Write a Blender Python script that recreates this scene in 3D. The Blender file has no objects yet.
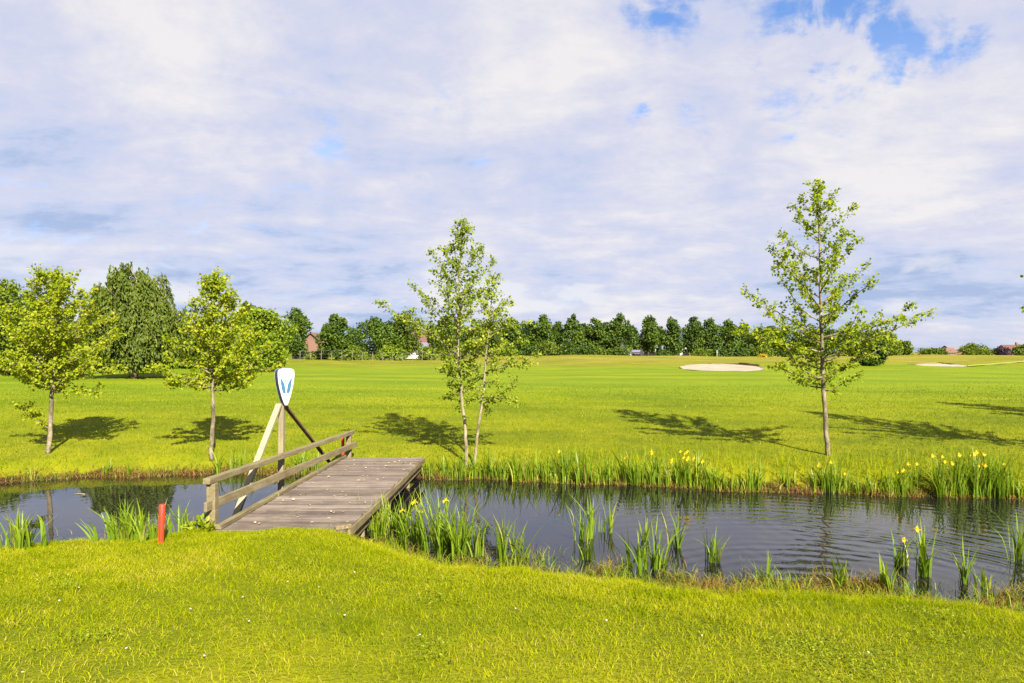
import bpy, math, random
import numpy as np
from mathutils import Vector, Matrix

# ---------------------------------------------------------------- camera, light, sky, exposure
C = bpy.context.scene.collection
sc = bpy.context.scene
CAMZ, F = 2.4, 682.667          # eye height above the water, focal length in pixels of a 1024 wide frame
HOR = 352.0
cam = bpy.data.objects.new('camera', bpy.data.cameras.new('camera'))
C.objects.link(cam)
cam.location = (0, 0, CAMZ)
cam.rotation_euler = (math.radians(90), 0, 0)
cam.data.sensor_width = 36; cam.data.lens = 24
cam.data.shift_y = (HOR - 341.5) / 1024
cam.data.clip_start = 0.1; cam.data.clip_end = 6000
sc.camera = cam

SUN_ELEV = math.radians(35)
SUN_AZ = math.atan2(0.39, -0.92)      # from +Y towards +X
sun = bpy.data.objects.new('sun', bpy.data.lights.new('sun', 'SUN'))
C.objects.link(sun)
sun.data.energy = 5.0; sun.data.angle = math.radians(0.5); sun.data.color = (1.0, 0.93, 0.80)
sdir = Vector((math.sin(SUN_AZ) * math.cos(SUN_ELEV), math.cos(SUN_AZ) * math.cos(SUN_ELEV), math.sin(SUN_ELEV)))
sun.rotation_euler = (-sdir).to_track_quat('-Z', 'Y').to_euler()
sun.location = sdir * 50

sc.view_settings.view_transform = 'Standard'
sc.view_settings.look = 'None'
sc.view_settings.gamma = 1
sc.view_settings.use_curve_mapping = False
EXPOSURE = 1.8
sc.view_settings.exposure = EXPOSURE
K = 1 / 2 ** EXPOSURE

class NT:
    """small node builder"""
    def __init__(s, nt):
        s.nt = nt; nt.nodes.clear()
    def n(s, typ, ins=None, **kw):
        nd = s.nt.nodes.new(typ)
        for k, v in kw.items(): setattr(nd, k, v)
        for k, v in (ins or {}).items():
            if isinstance(v, bpy.types.NodeSocket): s.nt.links.new(v, nd.inputs[k])
            else: nd.inputs[k].default_value = v
        return nd
    def m(s, op, a, b=0.0, c=None, clamp=False):
        ins = {0: a, 1: b}
        if c is not None: ins[2] = c
        return s.n('ShaderNodeMath', ins, operation=op, use_clamp=clamp).outputs[0]
    def mix(s, f, a, b):
        nd = s.n('ShaderNodeMix', data_type='RGBA')
        for i, v in ((0, f), (6, a), (7, b)):
            if isinstance(v, bpy.types.NodeSocket): s.nt.links.new(v, nd.inputs[i])
            else: nd.inputs[i].default_value = v if i == 0 else (*v[:3], 1)
        return nd.outputs[2]
    def ss(s, v, lo, hi):
        return s.n('ShaderNodeMapRange', {0: v, 1: lo, 2: hi, 3: 0.0, 4: 1.0}, interpolation_type='SMOOTHSTEP').outputs[0]
    def noise(s, vec, scale, detail=4, rough=0.5, dist=0.0):
        return s.n('ShaderNodeTexNoise', {'Vector': vec, 'Scale': scale, 'Detail': detail, 'Roughness': rough, 'Distortion': dist}).outputs[0]
    def ramp(s, f, stops):
        nd = s.n('ShaderNodeValToRGB', {0: f})
        e = nd.color_ramp.elements
        while len(e) < len(stops): e.new(0.5)
        for i, (p, c) in enumerate(stops):
            e[i].position = p; e[i].color = (*c[:3], 1)
        return nd.outputs[0]

world = bpy.data.worlds.new('World'); sc.world = world
world.use_nodes = True
def build_sky():
    t = NT(world.node_tree)
    sky = t.n('ShaderNodeTexSky', sky_type='NISHITA', sun_disc=False, sun_elevation=SUN_ELEV,
              sun_rotation=SUN_AZ, altitude=0, air_density=1.0, dust_density=0.6, ozone_density=1.6)
    blue = t.n('ShaderNodeMix', {0: 1.0, 6: sky.outputs[0], 7: (.60, .76, 1.0, 1)}, data_type='RGBA', blend_type='MULTIPLY')
    blue.inputs[0].default_value = 1.0; t.nt.links.new(sky.outputs[0], blue.inputs[6]); blue.inputs[7].default_value = (.60, .76, 1.0, 1)
    bg_sky = t.n('ShaderNodeBackground', {0: blue.outputs[2], 1: 0.068})
    d = t.n('ShaderNodeTexCoord').outputs['Generated']
    sp = t.n('ShaderNodeSeparateXYZ', {0: d})
    x, y, z = sp.outputs
    zc = t.m('MAXIMUM', z, 0.0)
    den = t.m('ADD', zc, 0.24)
    u = t.m('DIVIDE', x, den); v = t.m('DIVIDE', y, den)
    uv = t.n('ShaderNodeCombineXYZ', {0: u, 1: v, 2: 0.0}).outputs[0]
    uvs = t.n('ShaderNodeMapping', {0: uv, 1: (3.1, 1.7, 0), 2: (0, 0, 0.5), 3: (1.1, 1.35, 1)}).outputs[0]
    big = t.noise(uvs, 0.55, 2, 0.5, 0.2)
    mid = t.noise(uvs, 2.6, 11, 0.66, 0.25)
    fine = t.noise(uvs, 6.5, 11, 0.66, 0.35)
    puffy = t.noise(d, 11.0, 9, 0.62, 0.3)
    # clear gaps, where the photograph has them, broken up by the cloud noise
    def gap(px, py, r, w):
        vx, vy, vz = (px - 512) / F, 1.0, (HOR - py) / F
        l = math.sqrt(vx * vx + vy * vy + vz * vz)
        dist = t.n('ShaderNodeVectorMath', {0: d, 1: (vx / l, vy / l, vz / l)}, operation='DISTANCE').outputs['Value']
        g = t.m('MULTIPLY', t.m('SUBTRACT', 1.0, t.ss(dist, 0.0, r)), w)
        return g
    gsum = gap(664, 5, 0.10, 0.30)
    for a in ((560, 105, 0.06, 0.12), (480, 165, 0.05, 0.12), (390, 110, 0.05, 0.10), (990, 30, 0.06, 0.14), (850, 40, 0.16, 0.22), (928, 62, 0.09, 0.19), (780, 20, 0.14, 0.14), (640, 112, 0.045, 0.30), (700, 115, 0.08, 0.16), (330, 150, 0.07, 0.15), (315, 95, 0.08, 0.05), (860, 10, 0.08, 0.12),
              (180, 145, 0.12, 0.04), (800, 112, 0.10, 0.12), (30, 185, 0.10, 0.03), (190, 190, 0.08, 0.03), (520, 160, 0.07, 0.10), (450, 90, 0.07, 0.10)):
        gsum = t.m('ADD', gsum, gap(*a))
    gsum = t.m('MULTIPLY', gsum, t.m('ADD', .25, t.m('MULTIPLY', t.ss(t.noise(d, 15.0, 5, .55, .4), .34, .68), 1.05)))
    bsum = gap(575, 20, 0.20, 0.13)
    for a in ((150, 60, 0.24, 0.16), (450, 40, 0.30, 0.05), (970, 120, 0.22, 0.11), (960, 312, 0.22, -0.13), (370, 325, 0.16, -0.10), (60, 200, 0.25, -0.07), (660, 210, 0.4, 0.04), (880, 210, 0.3, 0.06)):
        bsum = t.m('ADD', bsum, gap(*a))
    cov = t.m('ADD', t.m('MULTIPLY', mid, 0.70), t.m('MULTIPLY', fine, 0.30))
    cov = t.m('ADD', cov, t.m('ADD', t.m('MULTIPLY', big, 0.15), t.m('MULTIPLY', puffy, 0.12)))
    cov = t.m('ADD', t.m('SUBTRACT', cov, gsum), t.m('MULTIPLY', bsum, 0.7))
    mask = t.ss(cov, 0.31, 0.57)
    # a low sky is always veiled
    mask = t.m('MAXIMUM', mask, t.m('MULTIPLY', t.m('SUBTRACT', 1.0, t.ss(zc, 0.05, 0.46)), 0.97))
    mask = t.m('MULTIPLY', mask, 0.97)
    # light: thick (lilac grey) to thin and sunlit (warm white)
    uv2 = t.n('ShaderNodeMapping', {0: uv, 1: (0.6, 4.4, 0), 3: (1.0, 1.5, 1)}).outputs[0]
    shade = t.m('ADD', t.m('MULTIPLY', t.noise(uv2, 1.7, 10, 0.64, 0.35), 0.60), t.m('ADD', t.m('MULTIPLY', fine, 0.28), t.m('MULTIPLY', puffy, 0.24)))
    shade = t.m('ADD', shade, bsum)
    # towards the horizon the layer is seen from below and goes blue grey in bands
    uv3 = t.n('ShaderNodeCombineXYZ', {0: t.m('MULTIPLY', x, 1.6), 1: t.m('MULTIPLY', z, 9.0), 2: t.m('MULTIPLY', y, 0.6)}).outputs[0]
    bands = t.noise(uv3, 2.2, 6, 0.55, 0.4)
    low = t.m('SUBTRACT', 1.0, t.ss(zc, 0.03, 0.30))
    shade = t.m('ADD', shade, t.m('MULTIPLY', t.m('MULTIPLY', t.m('SUBTRACT', bands, 0.50), low), 0.9))
    ccol = t.ramp(t.m('SUBTRACT', shade, 0.055), [(0.35, (0.42 * K, 0.52 * K, 0.76 * K)), (0.44, (0.59 * K, 0.65 * K, 0.85 * K)),
                          (0.54, (0.70 * K, 0.71 * K, 0.85 * K)), (0.70, (0.90 * K, 0.87 * K, 0.87 * K))])
    # small sunlit cumulus near the horizon
    uv4 = t.n('ShaderNodeCombineXYZ', {0: t.m('MULTIPLY', x, 5.5), 1: t.m('MULTIPLY', z, 14.0), 2: t.m('MULTIPLY', y, 0.7)}).outputs[0]
    puff = t.noise(uv4, 1.25, 6, 0.5, 0.25)
    pm = t.m('MULTIPLY', t.ss(puff, 0.56, 0.66), t.m('MULTIPLY', t.ss(z, 0.035, 0.06), t.m('SUBTRACT', 1.0, t.ss(z, 0.09, 0.16))))
    ccol = t.mix(t.m('MULTIPLY', pm, 0.75), ccol, (0.88 * K, 0.87 * K, 0.90 * K))
    bg_c = t.n('ShaderNodeBackground', {0: ccol, 1: 1.0})
    mx = t.n('ShaderNodeMixShader', {0: mask, 1: bg_sky.outputs[0], 2: bg_c.outputs[0]})
    t.n('ShaderNodeOutputWorld', {0: mx.outputs[0]})
build_sky()

# ---------------------------------------------------------------- helpers
def link(o, parent=None):
    C.objects.link(o)
    if parent is not None: o.parent = parent
    return o
def tag(o, label=None, cat=None, group=None, kind=None):
    if label: o['label'] = label
    if cat: o['category'] = cat
    if group: o['group'] = group
    if kind: o['kind'] = kind
    return o
def empty(name, loc, label, cat, group=None):
    o = bpy.data.objects.new(name, None); link(o); o.location = loc
    o.empty_display_size = 0.2
    return tag(o, label, cat, group)

class MB:
    """collects vertices and faces with a per-vertex tint, builds one mesh object"""
    def __init__(s): s.V = []; s.Q = []; s.T = []; s.A = []; s.n = 0
    def add(s, V, Q=None, T=None, tint=0.5):
        V = np.asarray(V, float).reshape(-1, 3)
        if Q is not None and len(Q): s.Q.append(np.asarray(Q, int).reshape(-1, 4) + s.n)
        if T is not None and len(T): s.T.append(np.asarray(T, int).reshape(-1, 3) + s.n)
        s.V.append(V); s.A.append(np.broadcast_to(np.asarray(tint, float), (len(V),)))
        s.n += len(V)
    def box(s, c, size, R=None, tint=0.5):
        h = np.array(size) / 2
        P = np.array([[x, y, z] for x in (-1, 1) for y in (-1, 1) for z in (-1, 1)]) * h
        if R is not None: P = P @ np.array(R).T
        s.add(P + np.array(c), [(0, 1, 3, 2), (4, 6, 7, 5), (0, 4, 5, 1), (2, 3, 7, 6), (0, 2, 6, 4), (1, 5, 7, 3)], tint=tint)
    def beam(s, a, b, w, h, up=(0, 0, 1), tint=0.5):
        a = np.array(a, float); b = np.array(b, float); ax = b - a; L = np.linalg.norm(ax); ax /= L
        sd = np.cross(up, ax); sd /= np.linalg.norm(sd); u = np.cross(ax, sd)
        s.box((a + b) / 2, (L, w, h), np.stack([ax, sd, u], 1), tint)
    def tube(s, pts, rad, sides=6, tint=0.5):
        P = np.asarray(pts, float); n = len(P); rad = np.broadcast_to(np.asarray(rad, float), (n,))
        T = np.gradient(P, axis=0); T /= np.linalg.norm(T, axis=1)[:, None] + 1e-9
        ref = np.array([1.0, 0, 0]) if abs(T[0, 2]) > 0.7 else np.array([0, 0, 1.0])
        A = np.cross(T, ref); A /= np.linalg.norm(A, axis=1)[:, None] + 1e-9
        B = np.cross(T, A)
        th = np.arange(sides) * 2 * math.pi / sides
        V = P[:, None] + rad[:, None, None] * (np.cos(th)[None, :, None] * A[:, None] + np.sin(th)[None, :, None] * B[:, None])
        i = np.arange(n - 1)[:, None] * sides; j = np.arange(sides)[None]; k = (j + 1) % sides
        Q = np.stack([i + j, i + k, i + sides + k, i + sides + j], -1).reshape(-1, 4)
        cap = [(0, q + 1, q) for q in range(1, sides - 1)] + [((n - 1) * sides, (n - 1) * sides + q, (n - 1) * sides + q + 1) for q in range(1, sides - 1)]
        s.add(V, Q, cap, tint)
    def build(s, name, mat, parent=None, smooth=False, bevel=0):
        me = bpy.data.meshes.new(name)
        V = np.concatenate(s.V) if s.V else np.zeros((0, 3))
        Q = np.concatenate(s.Q) if s.Q else np.zeros((0, 4), int)
        T = np.concatenate(s.T) if s.T else np.zeros((0, 3), int)
        me.vertices.add(len(V)); me.vertices.foreach_set('co', V.astype(np.float32).ravel())
        nl = 4 * len(Q) + 3 * len(T)
        me.loops.add(nl); me.loops.foreach_set('vertex_index', np.concatenate([Q.ravel(), T.ravel()]).astype(np.int32))
        me.polygons.add(len(Q) + len(T))
        st = np.concatenate([np.arange(len(Q)) * 4, 4 * len(Q) + np.arange(len(T)) * 3]).astype(np.int32)
        me.polygons.foreach_set('loop_start', st)
        me.polygons.foreach_set('use_smooth', np.full(len(st), smooth, bool))
        at = me.attributes.new('tint', 'FLOAT', 'POINT')
        at.data.foreach_set('value', np.concatenate(s.A).astype(np.float32))
        me.update(calc_edges=True)
        if mat: me.materials.append(mat)
        o = bpy.data.objects.new(name, me); link(o, parent)
        if bevel:
            b = o.modifiers.new('bevel', 'BEVEL'); b.width = bevel; b.segments = 2; b.limit_method = 'ANGLE'
        return o

def unit(a): return a / (np.linalg.norm(a, axis=-1, keepdims=True) + 1e-9)

def leaves(mb, pos, axis, nrm, L, W, tint):
    """six-point leaves folded a little along the midrib"""
    n = len(pos); axis = unit(axis); side = unit(np.cross(axis, nrm)); nn = np.cross(side, axis)
    L = np.broadcast_to(L, (n,))[:, None]; W = np.broadcast_to(W, (n,))[:, None]
    a = axis * L; w = side * W / 2; u = nn * W * 0.16
    V = np.stack([pos, pos + a * .3 + w * .9 + u, pos + a * .68 + w * .85 + u, pos + a, pos + a * .68 - w * .85 + u, pos + a * .3 - w * .9 + u], 1)
    b = np.arange(n)[:, None] * 6
    Q = np.concatenate([b + [0, 1, 2, 3], b + [0, 3, 4, 5]])
    mb.add(V.reshape(-1, 3), Q, tint=np.repeat(np.broadcast_to(tint, (n,)), 6))

# ---------------------------------------------------------------- terrain
def smooth(x): x = np.clip(x, 0, 1); return x * x * (3 - 2 * x)
def px_line(pts):
    out = []
    for px, py in pts:
        Y = F * CAMZ / (py - HOR); out.append(((px - 512) / F * Y, Y))
    return np.array(out)
NL = px_line([(0, 556), (100, 552), (205, 541), (225, 535), (345, 534), (362, 538), (385, 550), (420, 562), (500, 575), (600, 585), (700, 594), (800, 601), (900, 607), (1024, 613)])
NL = np.concatenate([[(-60, 9.5), (-14, 8.6)], NL, [(12, 5.7), (60, 6.5)]])
FL = px_line([(0, 483), (100, 477), (200, 474.5), (300, 474), (430, 478), (490, 480), (600, 484), (700, 489), (800, 493), (900, 495), (1024, 500)])
FL = np.concatenate([[(-60, 14), (-16, 12.6)], FL, [(14, 10.2), (60, 11)]])
def wig(x, p): return 0.10 * np.sin(x * 2.3 + p) + 0.06 * np.sin(x * 5.1 + 2 * p) + 0.035 * np.sin(x * 11.7 + p)
def near_y(x): return np.interp(x, NL[:, 0], NL[:, 1]) + wig(x, 0.7)
def far_y(x): return np.interp(x, FL[:, 0], FL[:, 1]) + 0.8 * wig(x, 2.1)
def vnoise(x, y):
    return (np.sin(x * .31 + 1.3 * np.sin(y * .17)) * np.cos(y * .23 + 1.1 * np.sin(x * .19)) + .5 * np.sin(x * .83 + y * .41) * np.cos(y * .71 - x * .37))
def gz(x, y):
    x = np.asarray(x, float); y = np.asarray(y, float)
    dn = near_y(x) - y; df = y - far_y(x)
    zn = np.interp(dn, [0, .35, .9, 1.8, 4, 9, 30], [0, .10, .30, .42, .56, .78, .9])
    far = np.interp(y, [0, 16, 20, 24, 30, 37, 50, 85, 130, 200, 6000], [.36, .53, .74, .86, .96, 1.03, 1.12, 1.25, 1.2, 1.2, 1.2])
    zf = np.interp(df, [0, .25, .7, 1.6, 4], [0, .12, .30, .40, .52])
    w = smooth((df - 1.5) / 3); zf = zf * (1 - w) + far * w
    zf = zf + smooth((y - 22) / 40) * 0.17 * vnoise(x * .45, y * .6)
    side = smooth((x + 14) / 14)
    zf = zf + side * 0.55 * np.exp(-((y - 95) / 19.0) ** 2) * (1 + .15 * np.sin(x * .11))
    zw = -0.55 * smooth(np.minimum(-dn, -df) / 1.1)
    shelf = -.03 + .075 * np.sin(x * 3.7 + 2 * np.sin(y * 5.0)) * np.cos(y * 6.3 + x * 1.9)
    ws = smooth((x + 1.4) / 1.2) * smooth((.95 + dn) / .5) * smooth(-dn / .12)
    zw = zw * (1 - ws) + np.minimum(shelf, .025) * ws
    z = np.where(dn > 0, zn, np.where(df > 0, zf, zw))
    return z + np.where((dn > 0) | (df > 0), 0.012 * vnoise(x * 3.1, y * 3.3), 0)
def gz1(x, y): return float(gz(x, y))
def gp(px, py, ymin=3.0, ymax=420):
    """ground point seen at a picture position"""
    Y = np.concatenate([np.arange(ymin, 20, .02), np.arange(20, ymax, .2)])
    X = (px - 512) / F * Y
    d = np.maximum(gz(X, Y), 0) - (CAMZ - (py - HOR) / F * Y)
    i = np.argmax(d > 0) if (d > 0).any() else len(Y) - 1
    return np.array([X[i], Y[i], gz1(X[i], Y[i])])
def at(px, Y): X = (px - 512) / F * Y; return np.array([X, Y, gz1(X, Y)])

def mat(name):
    m = bpy.data.materials.new(name); m.use_nodes = True
    return m, NT(m.node_tree)
def out(t, sh): t.n('ShaderNodeOutputMaterial', {0: sh})
def pbsdf(t, col, rough=0.8, bump=None, spec=0.3, **kw):
    ins = {'Base Color': col if isinstance(col, bpy.types.NodeSocket) else (*col, 1), 'Roughness': rough, 'Specular IOR Level': spec}
    if bump is not None: ins['Normal'] = bump
    ins.update(kw)
    return t.n('ShaderNodeBsdfPrincipled', ins).outputs[0]
def bump(t, h, s, d=0.02): return t.n('ShaderNodeBump', {'Height': h, 'Strength': s, 'Distance': d}).outputs[0]
def pos(t): return t.n('ShaderNodeNewGeometry').outputs['Position']
def attr(t, name='tint'): return t.n('ShaderNodeAttribute', attribute_name=name).outputs['Fac']

def ground_mat():
    m, t = mat('turf_and_mud')
    p = pos(t); s = t.n('ShaderNodeSeparateXYZ', {0: p}); X, Y, Z = s.outputs
    n1 = t.noise(p, 0.35, 5, .6); n2 = t.noise(p, 2.2, 5, .65); n3 = t.noise(p, 28, 4, .7)
    stretched = t.n('ShaderNodeMapping', {0: p, 3: (0.16, 0.5, 1)}).outputs[0]
    n4 = t.noise(stretched, 0.9, 5, .6, .4)
    f = t.m('ADD', t.m('ADD', t.m('MULTIPLY', n1, .45), t.m('MULTIPLY', n2, .30)), t.m('MULTIPLY', n3, .25))
    f = t.m('ADD', f, t.m('MULTIPLY', t.m('SUBTRACT', n4, .5), .42))
    lawn = t.ramp(f, [(.34, (.058, .080, .002)), (.48, (.106, .122, .002)), (.60, (.165, .165, .003)), (.72, (.23, .185, .015))])
    # closer mown fairway across the middle distance: cooler, cleaner green in faint bands
    mow = t.m('SINE', t.m('ADD', t.m('MULTIPLY', Y, 1.15), t.m('ADD', t.m('MULTIPLY', X, .22), t.m('MULTIPLY', n1, 3.0))))
    fair = t.ramp(t.m('ADD', t.m('ADD', t.m('MULTIPLY', n4, .75), t.m('MULTIPLY', mow, .045)), t.m('MULTIPLY', n3, .25)), [(.35, (.085, .135, .002)), (.52, (.12, .165, .003)), (.68, (.165, .188, .004))])
    yw = t.m('ADD', Y, t.m('ADD', t.m('MULTIPLY', n4, 16.0), t.m('MULTIPLY', X, -0.05)))
    fm = t.m('MULTIPLY', t.ss(yw, 21.0, 38.0), t.m('SUBTRACT', 1.0, t.ss(yw, 58.0, 84.0)))
    col = t.mix(t.m('MULTIPLY', fm, .9), lawn, fair)
    # rough on the rise at the back: straw among the green
    rough = t.ramp(t.m('ADD', t.m('MULTIPLY', n4, .7), t.m('MULTIPLY', n2, .3)), [(.34, (.09, .11, .006)), (.5, (.15, .14, .010)), (.66, (.21, .16, .035))])
    rm = t.m('MULTIPLY', t.ss(yw, 62.0, 88.0), t.ss(X, -34.0, 6.0))
    col = t.mix(t.m('MULTIPLY', rm, .92), col, rough)
    # brown mud and dead leaf litter at the waterline
    zz = t.m('ADD', Z, t.m('MULTIPLY', t.m('SUBTRACT', n2, .5), .22))
    mud = t.ramp(n3, [(.35, (.012, .008, .004)), (.5, (.045, .024, .010)), (.68, (.11, .05, .018))])
    col = t.mix(t.m('SUBTRACT', 1.0, t.ss(zz, .05, .12)), col, mud)
    h = t.m('ADD', t.m('MULTIPLY', n3, .6), t.m('MULTIPLY', t.noise(p, 7, 4, .7), .6))
    out(t, pbsdf(t, col, .9, bump(t, h, .7, .05), .1))
    return m

def plant_mat(name, stops, trans=.35, rough=.55, spec=.25, tmul=1.25):
    m, t = mat(name)
    tn = attr(t)
    p = pos(t)
    col = t.ramp(t.m('ADD', tn, t.m('MULTIPLY', t.m('SUBTRACT', t.noise(p, 1.1, 2), .5), .35)), stops)
    a = pbsdf(t, col, rough, None, spec)
    hs = t.n('ShaderNodeHueSaturation', {'Value': tmul, 'Saturation': 1.1, 'Color': col}).outputs[0]
    b = t.n('ShaderNodeBsdfTranslucent', {0: hs}).outputs[0]
    out(t, t.n('ShaderNodeMixShader', {0: trans, 1: a, 2: b}).outputs[0])
    return m

M = {}
M['ground'] = ground_mat()
M['blade'] = plant_mat('grass_blade', [(0, (.075, .125, .002)), (.35, (.168, .212, .0015)), (.65, (.255, .278, .002)), (.88, (.335, .32, .006)), (1, (.38, .31, .07))], .38, .85, .03)
M['leaf_bright'] = plant_mat('bright_alder_leaf', [(0, (.06, .105, .004)), (.45, (.185, .25, .008)), (.8, (.30, .335, .012)), (1, (.36, .33, .025))], .52, .5, .2)
M['leaf_pale'] = plant_mat('pale_young_leaf', [(0, (.06, .10, .006)), (.45, (.175, .235, .014)), (.8, (.28, .32, .024)), (1, (.31, .30, .05))], .48, .5, .2)
M['leaf_willow'] = plant_mat('willow_leaf', [(0, (.03, .052, .004)), (.5, (.07, .10, .006)), (1, (.14, .16, .012))], .3)
M['leaf_dark'] = plant_mat('dark_tree_leaf', [(0, (.012, .026, .003)), (.5, (.042, .078, .004)), (1, (.10, .145, .008))], .25)
M['leaf_mid'] = plant_mat('mid_green_leaf', [(0, (.035, .06, .003)), (.5, (.09, .13, .004)), (1, (.17, .205, .010))], .3)
M['leaf_lime'] = plant_mat('lime_shrub_leaf', [(0, (.05, .09, .003)), (.5, (.125, .18, .004)), (1, (.21, .245, .010))], .32)
M['leaf_purple'] = plant_mat('purple_bush_leaf', [(0, (.012, .007, .012)), (.5, (.03, .014, .024)), (1, (.05, .025, .03))], .2)
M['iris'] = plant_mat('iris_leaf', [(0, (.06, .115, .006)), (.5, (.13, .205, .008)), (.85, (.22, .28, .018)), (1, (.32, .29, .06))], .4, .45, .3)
M['weed'] = plant_mat('bank_weed', [(0, (.05, .09, .008)), (.35, (.13, .15, .012)), (.6, (.20, .14, .02)), (.82, (.18, .065, .018)), (1, (.09, .03, .012))], .3)
M['dry_leaf'] = plant_mat('dry_leaf', [(0, (.12, .07, .03)), (1, (.40, .31, .20))], .1, .8, .1)
M['petal'] = plant_mat('yellow_petal', [(0, (.50, .33, .006)), (1, (.72, .52, .015))], .35)

def bark_mat(name, a, b, c, sc_=9):
    m, t = mat(name); p = pos(t)
    st = t.n('ShaderNodeMapping', {0: p, 3: (1, 1, .45)}).outputs[0]
    f = t.noise(st, sc_, 5, .65, .3)
    g = t.noise(p, 40, 3, .6)
    col = t.ramp(t.m('ADD', t.m('MULTIPLY', f, .7), t.m('MULTIPLY', g, .3)), [(.36, a), (.5, b), (.62, c)])
    out(t, pbsdf(t, col, .85, bump(t, f, .6, .02), .15)); return m
M['bark'] = bark_mat('grey_bark', (.045, .035, .02), (.13, .105, .065), (.24, .20, .13))
M['bark_pale'] = bark_mat('pale_bark', (.06, .048, .022), (.165, .14, .075), (.26, .23, .145))
M['bark_dark'] = bark_mat('dark_bark', (.02, .015, .01), (.06, .045, .03), (.11, .09, .06))
M['bark_birch'] = bark_mat('birch_bark', (.08, .06, .05), (.42, .38, .33), (.6, .56, .5), 5)

def wood_mat(name, dark, midc, light, moss=.5, axis='y', bands=0):
    m, t = mat(name); p = pos(t); tn = attr(t)
    sc3 = (26, 2.0, 26) if axis == 'y' else ((2.0, 26, 26) if axis == 'x' else (26, 26, 2.0))
    gr = t.noise(t.n('ShaderNodeMapping', {0: p, 3: sc3}).outputs[0], 1.0, 6, .65, .6)
    bl = t.noise(p, 2.6, 4, .6); sp = t.noise(p, 19, 3, .6)
    f = t.m('ADD', t.m('MULTIPLY', gr, .55), t.m('ADD', t.m('MULTIPLY', bl, .3), t.m('MULTIPLY', t.m('SUBTRACT', tn, .3), .4)))
    col = t.ramp(f, [(.30, dark), (.48, midc), (.68, light)])
    col = t.mix(t.m('MULTIPLY', t.ss(t.m('ADD', t.m('MULTIPLY', bl, .55), t.m('MULTIPLY', sp, .45)), .50, .64), moss), col, (.10, .11, .012))
    col = t.mix(t.m('MULTIPLY', t.ss(sp, .66, .74), .6), col, (.34, .31, .27))
    out(t, pbsdf(t, col, .85, bump(t, gr, .5, .006), .15)); return m
M['deck'] = wood_mat('weathered_deck_wood', (.045, .032, .024), (.108, .084, .068), (.205, .168, .143), .14, 'x')
M['rail'] = wood_mat('weathered_rail_wood', (.06, .047, .021), (.14, .112, .06), (.235, .195, .12), .45, 'y')
M['beam'] = wood_mat('mossy_beam_wood', (.05, .035, .02), (.13, .10, .055), (.23, .185, .10), .5, 'y')
M['post'] = wood_mat('sawn_post_wood', (.09, .072, .036), (.17, .14, .085), (.25, .215, .145), .25, 'z')
M['post_dark'] = wood_mat('dark_stained_wood', (.05, .03, .016), (.10, .065, .038), (.17, .12, .07), .1, 'z')

def paint(name, col, rough=.45, dirt=.3, spec=.4):
    m, t = mat(name); p = pos(t)
    f = t.m('ADD', t.m('MULTIPLY', t.noise(p, 11, 5, .65), .6), t.m('MULTIPLY', t.noise(p, 60, 3, .6), .4))
    c2 = tuple(c * .55 + .02 for c in col)
    cc = t.mix(t.m('MULTIPLY', t.ss(f, .48, .66), dirt), col, c2)
    out(t, pbsdf(t, cc, rough, bump(t, f, .2, .004), spec)); return m
M['red'] = paint('red_stake_paint', (.50, .03, .010), .5, .45)
M['white'] = paint('white_sign_paint', (.42, .42, .44), .5, .10)
M['navy'] = paint('navy_sign_edge', (.018, .035, .075), .4, .3)
M['blue'] = paint('blue_emblem_paint', (.03, .10, .17), .4, .1)
M['grey_line'] = paint('grey_emblem_line', (.10, .16, .26), .4, .1)
M['roof_orange'] = paint('orange_roof_tile', (.12, .062, .04), .85, .5)
M['roof_red'] = paint('dull_red_roof_tile', (.10, .045, .036), .8, .5)
M['roof_grey'] = paint('slate_roof', (.12, .12, .15), .8, .5)
M['wall_white'] = paint('white_wall', (.40, .38, .36), .8, .2)
M['wall_brick'] = paint('brick_wall', (.14, .08, .06), .85, .5)
M['glass_dark'] = paint('dark_window_glass', (.03, .035, .045), .1, .1)
M['gorse'] = plant_mat('gorse_flower', [(0, (.22, .16, .006)), (1, (.5, .33, .01))], .2)

def sand_mat():
    m, t = mat('pale_bunker_sand'); p = pos(t)
    n = t.noise(p, .8, 5, .6)
    col = t.ramp(n, [(.35, (.22, .18, .135)), (.65, (.33, .28, .215))])
    out(t, pbsdf(t, col, .95, bump(t, t.noise(p, 4, 5), .5, .08), .1)); return m
M['sand'] = sand_mat()
def path_mat():
    m, t = mat('mown_path_turf'); p = pos(t)
    col = t.ramp(t.noise(p, .6, 5, .6), [(.35, (.17, .22, .02)), (.65, (.25, .28, .05))])
    out(t, pbsdf(t, col, .95, None, .1)); return m
M['path'] = path_mat()

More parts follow.
